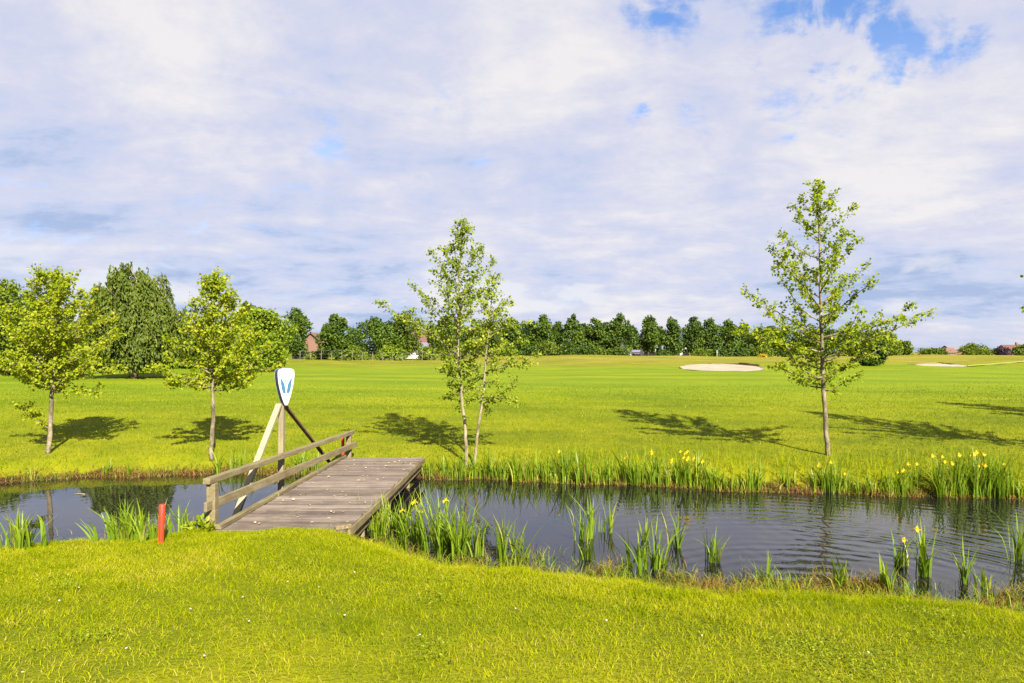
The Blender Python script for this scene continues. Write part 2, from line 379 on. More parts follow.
def water_mat():
    m, t = mat('dark_ditch_water'); p = pos(t); s = t.n('ShaderNodeSeparateXYZ', {0: p}); X, Y, Z = s.outputs
    cx, cy = 3.1, 6.3
    mp = t.n('ShaderNodeMapping', {0: p, 1: (-cx, -cy, 0)}).outputs[0]
    rings = t.n('ShaderNodeTexWave', {'Vector': mp, 'Scale': 1.3, 'Distortion': 5.0, 'Detail': 3.0, 'Detail Scale': .9, 'Detail Roughness': .5},
                wave_type='RINGS', rings_direction='Z', wave_profile='SIN').outputs[1]
    mp2 = t.n('ShaderNodeMapping', {0: p, 1: (-9.5, -9.9, 0)}).outputs[0]
    rings2 = t.n('ShaderNodeTexWave', {'Vector': mp2, 'Scale': 1.2, 'Distortion': 2.4, 'Detail': 2.0, 'Detail Scale': .8},
                 wave_type='RINGS', rings_direction='Z', wave_profile='SIN').outputs[1]
    amp = t.m('MULTIPLY', t.ss(X, .2, 4.2), t.m('ADD', .12, t.m('MULTIPLY', t.ss(t.noise(p, .55, 3), .38, .66), 1.25)))
    calm = t.noise(t.n('ShaderNodeMapping', {0: p, 3: (1, .6, 1)}).outputs[0], 3.2, 3, .5)
    fine = t.noise(p, 11, 3, .5)
    h = t.m('ADD', t.m('MULTIPLY', t.m('ADD', rings, t.m('MULTIPLY', rings2, .6)), t.m('MULTIPLY', amp, .0042)),
            t.m('ADD', t.m('MULTIPLY', calm, .0022), t.m('MULTIPLY', fine, t.m('MULTIPLY', amp, .0010))))
    nb = t.n('ShaderNodeBump', {'Height': h, 'Strength': 1.0, 'Distance': 1.0}).outputs[0]
    # floating scum and duckweed near the near bank
    sc_ = t.m('MULTIPLY', t.ss(t.noise(p, 46, 3, .6), .655, .70), t.ss(t.noise(p, 1.3, 3), .46, .62))
    col = t.mix(sc_, (.006, .0055, .006), (.10, .095, .04))
    out(t, pbsdf(t, col, t.m('ADD', .015, t.m('MULTIPLY', sc_, .5)), nb, .8, **{'IOR': 1.333}))
    return m
M['water'] = water_mat()

# ---------------------------------------------------------------- ground, water, bunkers
def axis(*segs):
    o = []
    for a, b, st in segs: o += list(np.arange(a, b, st))
    return np.array(o)
def geo(a, b, k, n0): 
    r = [a]; st = n0
    while r[-1] < b: r.append(r[-1] + st); st *= k
    return np.array(r)
def sheet(name, xs, ys, zf, m):
    X, Y = np.meshgrid(xs, ys); Z = zf(X, Y)
    b = MB(); nx, ny = len(xs), len(ys)
    i = (np.arange(ny - 1)[:, None] * nx + np.arange(nx - 1)[None]).reshape(-1, 1)
    b.add(np.stack([X, Y, Z], -1), i + [0, 1, nx + 1, nx])
    return b.build(name, m, smooth=True)
xp = np.concatenate([np.arange(0, 14, .12), np.arange(14, 62, .7), geo(62, 2600, 1.18, 2)])
xs = np.concatenate([-xp[:0:-1], xp])
ys = np.concatenate([-geo(-2, 300, 1.5, 3)[::-1], np.arange(2.1, 16, .09), np.arange(16, 30, .25), np.arange(30, 115, .7), geo(115, 3600, 1.14, 2)])
tag(sheet('ground', xs, ys, gz, M['ground']), kind='structure')

def build_water():
    b = MB(); X = np.concatenate([[-60, -40, -25], np.arange(-18, 18.1, .5), [25, 40, 60]])
    lo = near_y(X) - .9; hi = far_y(X) + .7; n = len(X)
    V = np.concatenate([np.stack([X, lo, 0 * X], 1), np.stack([X, hi, 0 * X], 1)])
    i = np.arange(n - 1)[:, None]
    b.add(V, i + np.array([0, 1, n + 1, n]))
    tag(b.build('water', M['water'], smooth=True), kind='structure')
build_water()

def patch(name, outline_px, m, lift=.05):
    """a sheet laid on the ground inside a picture outline"""
    P = np.array([gp(*q)[:2] for q in outline_px]); c = P.mean(0)
    b = MB(); n = len(P); V = []; rings = 7
    for k in range(rings):
        f = k / (rings - 1)
        for p in P:
            q = c + (p - c) * f; V.append((q[0], q[1], gz1(q[0], q[1]) + (lift if k < rings - 1 else .01)))
    Q = [(k * n + i, k * n + (i + 1) % n, (k + 1) * n + (i + 1) % n, (k + 1) * n + i) for k in range(rings - 1) for i in range(n)]
    b.add(V, Q)
    return tag(b.build(name, m, smooth=True), kind='structure')
patch('sand_bunker', [(679, 367), (684, 369.3), (700, 370.6), (722, 371.2), (745, 371.4), (760, 370.6), (765, 369), (760, 366.8), (748, 365.6), (735, 364.4), (715, 364), (698, 364.2), (686, 365.2)], M['sand'])
patch('sand_bunker', [(914, 365), (925, 366), (945, 366.6), (962, 366.8), (969, 366.2), (960, 365), (945, 364.3), (925, 364.1)], M['sand'])
def rim(px_pts, h):
    P = [gp(*q) for q in px_pts]; n = len(P); b = MB(); r = np.random.default_rng(9)
    for k, (wd, hh) in enumerate([(-.12, -.02), (-.02, .55), (.25, 1.0), (.7, .8), (1.5, -.02)]):
        b.add([(p[0], p[1] + wd, gz1(p[0], p[1] + wd) + .02 + h * hh * math.sin(math.pi * (i + .3) / (n - .4)) * r.uniform(.6, 1.3)) for i, p in enumerate(P)])
    b.add(np.zeros((0, 3)), np.array([(k * n + i, k * n + i + 1, (k + 1) * n + i + 1, (k + 1) * n + i) for k in range(4) for i in range(n - 1)]) - b.n)
    tag(b.build('bunker_rim', M['rim'], smooth=True), kind='structure')
M['rim'] = bark_mat('turf_rim', (.10, .08, .03), (.15, .125, .04), (.17, .155, .02), 3)
rim([(712, 364.1), (722, 364.2), (732, 364.4), (740, 364.8), (748, 365.6), (754, 366.1), (760, 366.8), (763, 367.7), (766, 368.8)], .17)
rim([(916, 364.7), (925, 364.1), (935, 364.1), (945, 364.3), (953, 364.6), (962, 365.2)], .12)
def build_path():
    b = MB(); ctr = [(968, 366.2), (985, 365.1), (1005, 363.4), (1024, 361.9), (1060, 360)]
    V = []
    for px, py in ctr:
        a = gp(px, py + .55); c = gp(px, py - .55)
        for q in (a, c): V.append((q[0], q[1], gz1(q[0], q[1]) + .05))
    b.add(V, [(2 * i, 2 * i + 2, 2 * i + 3, 2 * i + 1) for i in range(len(ctr) - 1)])
    tag(b.build('path', M['path'], smooth=True), kind='structure')
build_path()

# ---------------------------------------------------------------- grass
rng = np.random.default_rng(7)
def blades(mb, P, H, W, lean, tint, r):
    n = len(P); az = r.uniform(0, 2 * math.pi, n); la = r.uniform(0, 2 * math.pi, n)
    side = np.stack([np.cos(az), np.sin(az), 0 * az], 1)
    ld = np.stack([np.cos(la), np.sin(la), 0 * la], 1) * (lean * H)[:, None]
    up = np.array([0, 0, 1.0])[None] * H[:, None]
    w = side * W[:, None] / 2
    mdp = P + up * .58 + ld * .3; tip = P + up * (1 - .25 * lean[:, None]) + ld
    V = np.stack([P - w, P + w, mdp + w * .75, mdp - w * .75, tip], 1).reshape(-1, 3)
    b = np.arange(n)[:, None] * 5
    mb.add(V, b + [0, 1, 2, 3], b + [3, 2, 4], np.repeat(tint, 5))
def scatter(n, x0, x1, y0, y1, r): return r.uniform(x0, x1, n), r.uniform(y0, y1, n)
def patchy(x, y):
    return .5 + .22 * np.sin(x * 1.7 + 2.2 * np.sin(y * 1.1)) * np.cos(y * 2.1 + 1.6 * np.sin(x * .9)) + .18 * np.sin(x * 5.3 + 3 * np.sin(y * 3.7)) * np.cos(y * 4.9)
BX0, BX1, BY0, BY1 = -3.45, -1.7, 7.84, 13.3
def near_grass():
    mb = MB(); r = rng
    N = 400000
    Y = 3.1 + (9.2 - 3.1) * np.sqrt(r.uniform(0.0, 1, N)); X = r.uniform(-1, 1, N) * (.80 * Y + 1.3)
    d = near_y(X) - Y
    keep = (d > .12 + .18 * r.uniform(0, 1, N)) & ~((X > BX0) & (X < BX1) & (Y > BY0)); X, Y = X[keep], Y[keep]; d = d[keep]; n = len(X)
    pt = patchy(X, Y)
    H = (.018 + .030 * r.uniform(0, 1, n) ** 1.6) * (.7 + .7 * pt) * (1 + .9 * np.exp(-((d - .45) / .35) ** 2))
    lowf = .13 * np.sin(X * .9 + 1.3 * np.sin(Y * .8)) * np.cos(Y * 1.3 + .7 * X)
    tint = np.clip(.30 + .50 * pt + lowf + r.normal(0, .2, n), 0, 1)
    dead = r.uniform(0, 1, n) < .022; tint[dead] = 1
    H *= 1.25
    blades(mb, np.stack([X, Y, gz(X, Y) - .004], 1), H, .0024 + .0024 * r.uniform(0, 1, n), .7 + 1.1 * r.uniform(0, 1, n), tint, r)
    # taller tussocks
    for k in range(150):
        y = 3.4 + 5 * math.sqrt(r.uniform()); x = r.uniform(-1, 1) * (.8 * y + .8)
        if near_y(x) - y < .3 or (x > BX0 and x < BX1 and y > BY0 - .1): continue
        m = 50; a = r.normal(0, .075, (m, 2)); px, py = x + a[:, 0], y + a[:, 1]
        blades(mb, np.stack([px, py, gz(px, py) - .004], 1), .05 + .06 * r.uniform(0, 1, m), np.full(m, .0045), .5 + .9 * r.uniform(0, 1, m), np.clip(r.normal(.3, .15, m), 0, 1), r)
    # ragged longer grass along the near water edge
    m = 14000; px = r.uniform(-7.5, 7.5, m); py = near_y(px) - .06 - np.abs(r.normal(0, .16, m)); pt = patchy(px * 1.9 + 2, py * 1.6); k = (r.uniform(0, 1, m) < pt * 1.1) & ~((px > BX0 - .1) & (px < BX1 + .1)); px, py = px[k], py[k]; m = len(px)
    blades(mb, np.stack([px, py, gz(px, py) - .004], 1), .05 + .15 * r.uniform(0, 1, m) ** 1.8, .003 + .003 * r.uniform(0, 1, m), .3 + 1.1 * r.uniform(0, 1, m), np.clip(r.normal(.42, .2, m), 0, 1), r)
    # fringe that creeps over the near end of the bridge
    m = 2600; px = r.uniform(BX0 - .2, BX1 + .2, m); py = BY0 - .02 - .22 * r.uniform(0, 1, m) ** 1.5
    blades(mb, np.stack([px, py, gz(px, py) - .004], 1), .03 + .06 * r.uniform(0, 1, m) * patchy(px * 2, py), np.full(m, .0045), .3 + .9 * r.uniform(0, 1, m), np.clip(r.normal(.5, .2, m), 0, 1), r)
    tag(mb.build('lawn_grass', M['blade']), 'short yellow-green grass of the near lawn below the water', 'grass', kind='stuff')
near_grass()
def far_grass():
    mb = MB(); r = rng
    N = 190000
    Y = 11 + 25 * r.uniform(0, 1, N) ** 1.25; X = r.uniform(-1, 1, N) * (.80 * Y + 2.5)
    d = Y - far_y(X); keep = (d > .22 + .3 * r.uniform(0, 1, N)) & (r.uniform(0, 1, N) > smooth((Y - 17) / 17)) & ~((X > BX0) & (X < BX1) & (Y < BY1)); X, Y, d = X[keep], Y[keep], d[keep]; n = len(X)
    pt = patchy(X * .5, Y * .5)
    H = (.028 + .04 * r.uniform(0, 1, n)) * (.7 + .6 * pt) * (1 + .7 * np.exp(-(d / .6) ** 2))
    lowf = .2 * np.sin(X * .33 + 1.3 * np.sin(Y * .31)) * np.cos(Y * .55 + .3 * X)
    tint = np.clip(-.20 + .50 * pt + 1.3 * lowf + r.normal(0, .2, n), 0, 1); tint[r.uniform(0, 1, n) < .03] = 1
    W = (.006 + .006 * r.uniform(0, 1, n)) * (Y / 16)
    blades(mb, np.stack([X, Y, gz(X, Y) - .005], 1), H, W, .3 + .8 * r.uniform(0, 1, n), tint, r)
    # long seeding grass along the top of the far bank
    N = 4200; X = r.uniform(-13, 15, N); d = .35 + np.abs(r.normal(0, .55, N)); Y = far_y(X) + d
    k = (r.uniform(0, 1, N) < np.clip((X + 6) / 12, .12, 1)) & ~((X > BX0 - .1) & (X < BX1 + .1)); X, Y = X[k], Y[k]; n = len(X)
    blades(mb, np.stack([X, Y, gz(X, Y)], 1), .15 + .28 * r.uniform(0, 1, n) ** 1.5 * np.clip(.5 + (X + 2) / 14, .5, 1.5), .006 + .005 * r.uniform(0, 1, n), .15 + .5 * r.uniform(0, 1, n), np.clip(r.normal(.42, .17, n), 0, .95), r)
    tag(mb.build('meadow_grass', M['blade']), 'mown grass beyond the water with longer tufts along the far bank', 'grass', kind='stuff')
far_grass()
def weeds():
    mb = MB(); r = rng
    # near bank: low reddish and olive water weeds on the mud, thick on the right
    N = 70000; X = r.uniform(-8, 8, N); d = r.normal(-.34, .36, N); Y = near_y(X) - d
    pt = patchy(X * 1.5 + 3, Y * 1.2)
    k = (r.uniform(0, 1, N) < np.clip((X + 2.4) / 2.6, .08, 1) * np.clip((pt - .38) * 3.0, .05, 1) * np.exp(-np.maximum(-d - .35, 0) * 2.5)) & ~((X > BX0) & (X < BX1)); X, Y, pt = X[k], Y[k], pt[k]; n = len(X)
    z = np.maximum(gz(X, Y), -.03)
    blades(mb, np.stack([X, Y, z], 1), .05 + .13 * r.uniform(0, 1, n) ** 1.5, .005 + .006 * r.uniform(0, 1, n), .4 + .8 * r.uniform(0, 1, n), np.clip(.24 + (pt - .3) * .8 + r.normal(0, .2, n), 0, 1), r)
    # far bank: brown dead stems at the waterline
    N = 12000; X = r.uniform(-14, 14, N); Y = far_y(X) + r.normal(.06, .10, N)
    k = ~((X > BX0) & (X < BX1)); X, Y = X[k], Y[k]; n = len(X); pt = patchy(X * 1.1, Y)
    blades(mb, np.stack([X, Y, np.maximum(gz(X, Y), -.02)], 1), .04 + .12 * r.uniform(0, 1, n) ** 1.4, .007 + .007 * r.uniform(0, 1, n), .4 + .9 * r.uniform(0, 1, n), np.clip(.15 + pt * .75 + r.normal(0, .25, n), 0, 1), r)
    tag(mb.build('bank_weeds', M['weed']), 'low olive and reddish weeds along both muddy water edges', 'weeds', kind='stuff')
weeds()
def clover():
    mb = MB(); r = rng
    spots = [gp(820, 664)[:2], gp(835, 658)[:2], gp(70, 590)[:2], gp(430, 655)[:2]] + [np.array([r.uniform(-4, 5), r.uniform(3.5, 7)]) for _ in range(9)]
    for i, c in enumerate(spots):
        if near_y(c[0]) - c[1] < .5: continue
        m = int(r.integers(40, 120)) if i > 1 else 300; sp = .05 + .0006 * m
        P = c + r.normal(0, sp, (m, 2)); az = r.uniform(0, 6.28, m)
        leaves(mb, np.stack([P[:, 0], P[:, 1], gz(P[:, 0], P[:, 1]) + r.uniform(.02, .06, m)], 1), np.stack([np.cos(az), np.sin(az), r.normal(.1, .3, m)], 1), np.array([[0, 0, 1.0]]) + r.normal(0, .35, (m, 3)), r.uniform(.012, .026, m), r.uniform(.008, .016, m), np.clip(r.normal(.65, .2, m), 0, 1))
    tag(mb.build('clover', M['leaf_lime']), 'patches of darker green clover and weeds in the near lawn', 'clover', kind='stuff')
clover()
def fringe():
    mb = MB(); r = rng; N = 5200; X = r.uniform(-1.7, 13, N); Y = far_y(X) + np.abs(r.normal(.02, .13, N)) - .04
    pt = patchy(X * 2.1 + 1, X * .7); k = r.uniform(0, 1, N) < np.clip((pt - .42) * 3.2, .03, 1); X, Y, pt = X[k], Y[k], pt[k]; n = len(X)
    blades(mb, np.stack([X, Y, np.maximum(gz(X, Y), -.03)], 1), (.10 + .30 * r.uniform(0, 1, n)) * (.5 + .6 * pt), .012 + .012 * r.uniform(0, 1, n), .1 + .4 * r.uniform(0, 1, n) ** 2, np.clip(r.normal(.62, .2, n), 0, 1), r)
    N = 1500; X = r.uniform(-1.6, 5, N); Y = near_y(X) + r.uniform(-.05, .45, N); pt = patchy(X * 3 + 5, Y * 2); k = pt > .55; X, Y = X[k], Y[k]; n = len(X)
    blades(mb, np.stack([X, Y, np.full(n, -.02)], 1), .08 + .2 * r.uniform(0, 1, n), .006 + .007 * r.uniform(0, 1, n), .15 + .7 * r.uniform(0, 1, n), np.clip(r.normal(.6, .22, n), 0, 1), r)
    tag(mb.build('water_reeds', M['iris']), 'fringe of light green reed blades at both water edges right of the footbridge', 'reeds', kind='stuff')
fringe()
def daisies():
    mb = MB(); r = rng
    for px, py in [(81, 591), (187, 615), (252, 626), (25, 676), (325, 591), (352, 577), (337, 620), (131, 650), (207, 661), (608, 625), (290, 585), (60, 603), (420, 640), (700, 640), (520, 612), (870, 660), (240, 600)]:
        q = gp(px, py); z = q[2] + .03
        for k in range(1):
            a = r.uniform(0, 6); R = Matrix.Rotation(a, 3, 'Z') @ Matrix.Rotation(r.uniform(-.5, .5), 3, 'X')
            mb.box((q[0] + r.normal(0, .02), q[1] + r.normal(0, .02), z), (.013, .009, .003), R)
    tag(mb.build('fallen_petals', M['white']), 'scattered white petals lying in the near lawn', 'petals', kind='stuff')
daisies()

# ---------------------------------------------------------------- footbridge
Rnd = random.Random(3)
DZ = .36
A0 = np.array([-3.40, 7.81]); A1 = np.array([-3.27, 13.2])       # left edge of the deck
B0 = np.array([-1.90, 7.81]); B1 = np.array([-1.72, 13.2])       # right edge
def bridge():
    g = empty('footbridge', (-2.6, 7.9, gz1(-2.6, 7.8)), 'weathered grey plank footbridge over the ditch with a low railing on its left side', 'footbridge')
    inv = g.location
    def L(p): return np.array(p, float) - np.array(inv)
    mb = MB(); n = 38
    for i in range(n):
        f0 = (i + .035) / n; f1 = (i + .965) / n
        a0 = A0 + (A1 - A0) * f0; a1 = A0 + (A1 - A0) * f1; b0 = B0 + (B1 - B0) * f0; b1 = B0 + (B1 - B0) * f1
        e = Rnd.uniform(-.012, .012); z = DZ + Rnd.uniform(-.004, .004); tl = Rnd.uniform(-.004, .004)
        V = []
        for zz in (z - .045, z):
            for q, ex, dz in ((a0, -e, tl), (b0, e, -tl), (b1, e, -tl), (a1, -e, tl)): V.append(L((q[0] + ex, q[1], zz + dz)))
        mb.add(V, [(3, 2, 1, 0), (4, 5, 6, 7), (0, 1, 5, 4), (1, 2, 6, 5), (2, 3, 7, 6), (3, 0, 4, 7)], tint=min(1, max(0, Rnd.gauss(.52, .12))))
    mb.build('deck', M['deck'], g, bevel=.005)
    for P0, P1, s in ((A0, A1, .06), (B0, B1, -.09), ((A0 + B0) / 2, (A1 + B1) / 2, 0)):
        mb = MB(); mb.beam(L((P0[0] + s, P0[1] + .02, DZ - .15)), L((P1[0] + s, P1[1] - .02, DZ - .15)), .11, .20); mb.build('girder', M['beam'], g, bevel=.006)
    for P0, P1, s in ((A0, A1, .035), (B0, B1, .012)):
        mb = MB(); k = 3
        for i in range(k):
            q0 = P0 + (P1 - P0) * (i / k + .002); q1 = P0 + (P1 - P0) * ((i + 1) / k - .002)
            j = Rnd.uniform(-.006, .006); tn = Rnd.uniform(.3, .6)
            if s > .02: mb.beam(L((q0[0] + s + j, q0[1], DZ + .03)), L((q1[0] + s + j, q1[1], DZ + .03)), .07, .05, tint=tn)
            else: mb.beam(L((q0[0] + s + .02 + j, q0[1], DZ - .04)), L((q1[0] + s + .02 + j, q1[1], DZ - .04)), .035, .09, tint=tn)
        mb.build('kerb_rail' if s > .02 else 'edge_board', M['rail'] if s > .02 else M['beam'], g, bevel=.006)
    for y in (8.9, 10.5, 12.1):
        f = (y - 7.81) / 5.39
        for e in (A0 + (A1 - A0) * f + [.12, 0], B0 + (B1 - B0) * f - [.12, 0]):
            mb = MB(); mb.tube([L((e[0], y, -.6)), L((e[0], y, DZ - .26))], .065, 10); mb.build('pile', M['beam'], g, smooth=True)
    for y in (7.9, 13.12):
        mb = MB(); mb.box(L((-2.6, y, DZ - .22)), (1.2, .12, .3)); mb.build('abutment', M['beam'], g, bevel=.006)
    mb = MB(); mb.beam(L((-2.03, 7.83, DZ + .02)), L((-1.86, 7.90, DZ + .03)), .06, .05); mb.build('corner_block', M['beam'], g, bevel=.01)
    # railing
    def rail(z0, z1, y0, y1, w, h, x0, x1):
        mb = MB(); mb.beam(L((x0, y0, z0)), L((x1, y1, z1)), w, h, tint=.5); mb.build('rail', M['rail'], g, bevel=.006)
    rail(.885, .79, 7.98, 13.75, .09, .07, -3.575, -3.20)
    rail(.60, .545, 7.9, 13.75, .04, .11, -3.55, -3.14)
    for x, y, h, w in ((-3.545, 8.08, .845, .105), (-3.225, 13.5, .75, .10)):
        mb = MB(); mb.box(L((x, y, (h - .25) / 2)), (w, w, h + .25)); mb.build('post', M['rail'], g, bevel=.008)
    return g
bridge()

def shield(h, w, thick):
    """outline of the board in its own plane, rounded top tapering to a narrow foot"""
    prof = [(0, .13), (.06, .26), (.2, .48), (.4, .72), (.6, .90), (.75, .98), (.86, 1.0), (.93, .96), (.965, .86), (.985, .66), (1.0, .34)]
    R = [(w / 2 * b, h * a) for a, b in prof]
    return R + [(-x, z) for x, z in R[::-1]]
def sign():
    base = np.array([-3.51, 10.35, -.45])
    g = empty('footbridge_sign', base, 'white shield-shaped sign with a blue winged emblem on a braced post beside the footbridge', 'sign')
    L = lambda p: np.array(p, float) - base
    ap = (-3.49, 10.35, 1.625)
    mb = MB(); mb.beam(L((-3.51, 10.35, -.45)), L(ap), .08, .08, up=(0, 1, 0)); mb.build('post', M['post'], g, bevel=.006)
    mb = MB(); mb.beam(L((-3.68, 9.05, .18)), L((-3.505, 10.27, 1.61)), .05, .085, up=(1, 0, 0), tint=.8); mb.build('brace', M['post'], g, bevel=.005)
    mb = MB(); mb.beam(L((-3.36, 12.75, .28)), L((-3.48, 10.42, 1.60)), .035, .06, up=(1, 0, 0)); mb.build('brace', M['post_dark'], g, bevel=.005)
    an = math.radians(44)
    nrm = np.array([math.sin(an), -math.cos(an), 0]); sx = np.array([math.cos(an), math.sin(an), 0]); up = np.array([0, 0, 1.0])
    o = np.array([-3.43, 10.30, 1.60]); h, w, th = .555, .262, .10
    def prism(mb, poly, d0, d1, tint=.5):
        n = len(poly); V = [L(o + sx * x + up * z + nrm * d) for d in (d0, d1) for x, z in poly]
        cx = sum(p[0] for p in poly) / n; cz = sum(p[1] for p in poly) / n
        V += [L(o + sx * cx + up * cz + nrm * d) for d in (d0, d1)]
        mb.add(V, [(i, (i + 1) % n, n + (i + 1) % n, n + i) for i in range(n)],
               [((i + 1) % n, i, 2 * n) for i in range(n)] + [(n + i, n + (i + 1) % n, 2 * n + 1) for i in range(n)], tint)
    S = shield(h, w, th)
    mb = MB(); prism(mb, S, -th / 2, th / 2 - .012); bd = mb.build('board', M['navy'], g)
    mb = MB(); prism(mb, S, th / 2 - .012, th / 2); prism(mb, [(x * 1.0, z) for x, z in S], -th / 2 - .012, -th / 2); mb.build('face_panel', M['white'], bd)
    def wing(s): return [(s * x, z) for x, z in ((.006, .185), (.050, .185), (.070, .25), (.082, .32), (.092, .40), (.060, .375), (.030, .32), (.016, .25))]
    mb = MB()
    for s in (-1, 1): prism(mb, wing(s), th / 2 + .0005, th / 2 + .004)
    mb.build('emblem', M['blue'], bd)
    mb = MB()
    def arc(cx, cz, r, a0, a1, wd, n=14):
        for i in range(n):
            t0 = math.radians(a0 + (a1 - a0) * i / n); t1 = math.radians(a0 + (a1 - a0) * (i + 1) / n)
            prism(mb, [(cx + math.cos(t) * rr, cz + math.sin(t) * rr) for t, rr in ((t0, r), (t1, r), (t1, r + wd), (t0, r + wd))], th / 2 + .0005, th / 2 + .003)
    arc(0, .335, .088, 35, 145, .013); mb.build('emblem_line', M['grey_line'], bd)
    mb = MB(); arc(0, .355, .022, -30, 210, .008); mb.build('emblem_ring', M['grey_line'], bd)
sign()
def litter():
    mb = MB(); r = np.random.default_rng(41); m = 70
    f = r.uniform(0, 1, m); e = r.uniform(.1, .97, m); A = A0 + (A1 - A0) * f[:, None]; B = B0 + (B1 - B0) * f[:, None]; P = A + (B - A) * e[:, None]
    a = r.uniform(0, 6.28, m)
    leaves(mb, np.stack([P[:, 0], P[:, 1], np.full(m, DZ + .012)], 1), np.stack([np.cos(a), np.sin(a), r.normal(.08, .1, m)], 1), np.array([[0, 0, 1.0]]) + r.normal(0, .2, (m, 3)), r.uniform(.025, .07, m), r.uniform(.018, .04, m), r.uniform(.75, 1, m))
    tag(mb.build('fallen_leaves', M['dry_leaf']), 'dry pale leaves scattered over the footbridge deck', 'leaves', kind='stuff')
litter()

def stake(p, h, label, lean=0):
    mb = MB(); p = np.array(p)
    pts = [np.array([0, 0, -.12]), np.array([0, 0, .02]), np.array([lean * .5, 0, h * .5]), np.array([lean, 0, h - .015]), np.array([lean, 0, h])]
    mb.tube(pts, [.024, .026, .029, .031, .024], 10)
    o = mb.build('hazard_stake', M['red'], smooth=True, bevel=0); o.location = p
    tag(o, label, 'stake')
q = gp(161, 543); stake(q, .40, 'short red wooden stake leaning slightly in the grass at the near water edge', .012)
q = np.array([-3.36, 13.56, gz1(-3.36, 13.56)]); stake(q, .66, 'red stake standing behind the far end of the footbridge railing')

# ---------------------------------------------------------------- young trees on the bank
def polyline(pts, n):
    P = np.array(pts, float); t = np.linspace(0, 1, len(P)); s = np.linspace(0, 1, n)
    # smooth through the points
    Q = np.stack([np.interp(s, t, P[:, k]) for k in range(P.shape[1])], 1)
    for _ in range(2): Q[1:-1] = (Q[:-2] + 2 * Q[1:-1] + Q[2:]) / 4
    return Q
def grow(tb, lb, trunk, h0, env, nb, r, leaf=.055, twig_step=.085, elev=(22, 62), extra=(), droop=.0, tw=(.12, .26), tint=.5):
    """trunk: rows of x,y,z,radius; side branches whose reach follows env(t), t along the trunk"""
    n = len(trunk); tb.tube(trunk[:, :3], trunk[:, 3], 9)
    def at_t(t): return np.array([np.interp(t, np.linspace(0, 1, n), trunk[:, k]) for k in range(4)])
    specs = [(h0 + (1 - h0) * ((i + .5) / nb), i * 2.399 + r.uniform(-.5, .5), None) for i in range(nb)] + list(extra)
    for t, az, Lx in specs:
        p = at_t(t); Lb = Lx or env(t) * r.uniform(.72, 1.18)
        if Lb < .08: Lb = .08
        e = math.radians(np.interp(t, [h0, 1], elev) + r.normal(0, 6)) if Lx is None else math.radians(18)
        d = np.array([math.cos(az) * math.cos(e), math.sin(az) * math.cos(e), math.sin(e)])
        m = 7; pts = [p[:3]]
        dd = d.copy()
        for k in range(m):
            dd = unit(dd + r.normal(0, .10, 3) + np.array([0, 0, .05 - droop * (k / m)]))
            pts.append(pts[-1] + dd * Lb / m)
        pts = np.array(pts); r0 = min(p[3] * .55, .006 + .012 * Lb)
        tb.tube(pts, np.linspace(r0, .0025, m + 1), 5)
        ts = np.arange(.16 if Lb > .4 else .05, 1.0, twig_step / max(Lb, .15))
        for s in list(ts) + [.97, 1.0]:
            s = min(1, s + r.uniform(-.03, .03))
            q = np.array([np.interp(s, np.linspace(0, 1, m + 1), pts[:, k]) for k in range(3)])
            bd = unit(pts[-1] - pts[0])
            tdv = unit(bd * .7 + r.normal(0, .62, 3) * [1, 1, .55] + np.array([0, 0, .06 - droop]))
            tl = r.uniform(*tw) * (1.15 - .45 * s)
            tb.tube([q, q + tdv * tl * .5, q + tdv * tl + np.array([0, 0, -.01 - .05 * droop])], [.0035, .0025, .0015], 3)
            c = max(7, int(tl / .0098)); u = r.uniform(.05, 1.1, c)
            lp = q + tdv * (tl * u)[:, None] + r.normal(0, .03, (c, 3))
            ax = unit(tdv * .35 + r.normal(0, .75, (c, 3)) + np.array([0, 0, -.25 - droop]))
            nn = unit(r.normal(0, .5, (c, 3)) + np.array([.1, -.45, .8]))
            ll = leaf * r.uniform(.55, 1.4, c)
            leaves(lb, lp, ax, nn, ll, ll * r.uniform(.75, .95, c), np.clip(tint + r.normal(0, .2, c), 0, 1))

def young_tree(base, label, trunks, leafm, barkm, group=None, seed=1, name='young_tree', hs=1.0):
    r = np.random.default_rng(seed)
    g = empty(name, base, label, 'tree', group)
    lb = MB()
    for tr, kw in trunks:
        tb = MB()
        P = np.array(tr, float); P[:, 2] *= hs; P[:, 3] *= .8; T = polyline(P, 22)
        T[1:-1, :2] += r.normal(0, .008, (20, 2))
        grow(tb, lb, T, r=r, **kw)
        tb.build('trunk', M[barkm], g, smooth=True)
    lb.build('crown', M[leafm], g)
    return g
def E(xs_, ys_): return lambda t: float(np.interp(t, xs_, ys_))
G5 = 'young trees along the far bank'
b = gp(828, 467)
b = np.array([6.12, 13.2, gz1(6.12, 13.2)])
s = 13.2 / F
young_tree(b, 'tall narrow young tree with a slim bare trunk on the far bank, among irises', [
    ([(0, 0, -.05, .062), (-.06, .0, .55, .058), (-.09, .02, 1.4, .05), (-.13, .02, 2.6, .038), (-.16, 0, 4.0, .024), (-.22, 0, 5.50, .006)],
     dict(h0=.37, env=E([.36, .40, .47, .6, .8, .92, 1], [.5, 1.05, 1.6, 1.5, .95, .5, .15]), nb=44, leaf=.052, elev=(4, 46), twig_step=.095,
          extra=[(.50, .10, 2.35), (.42, 3.3, 1.55), (.66, .3, 1.4), (.52, 3.0, 1.6), (.42, -.3, 1.4), (.57, .0, 1.5)], tint=.5))],
    'leaf_bright', 'bark', G5, 11, hs=0.935)
b = np.array([-.86, 13.25, gz1(-.86, 13.25)])
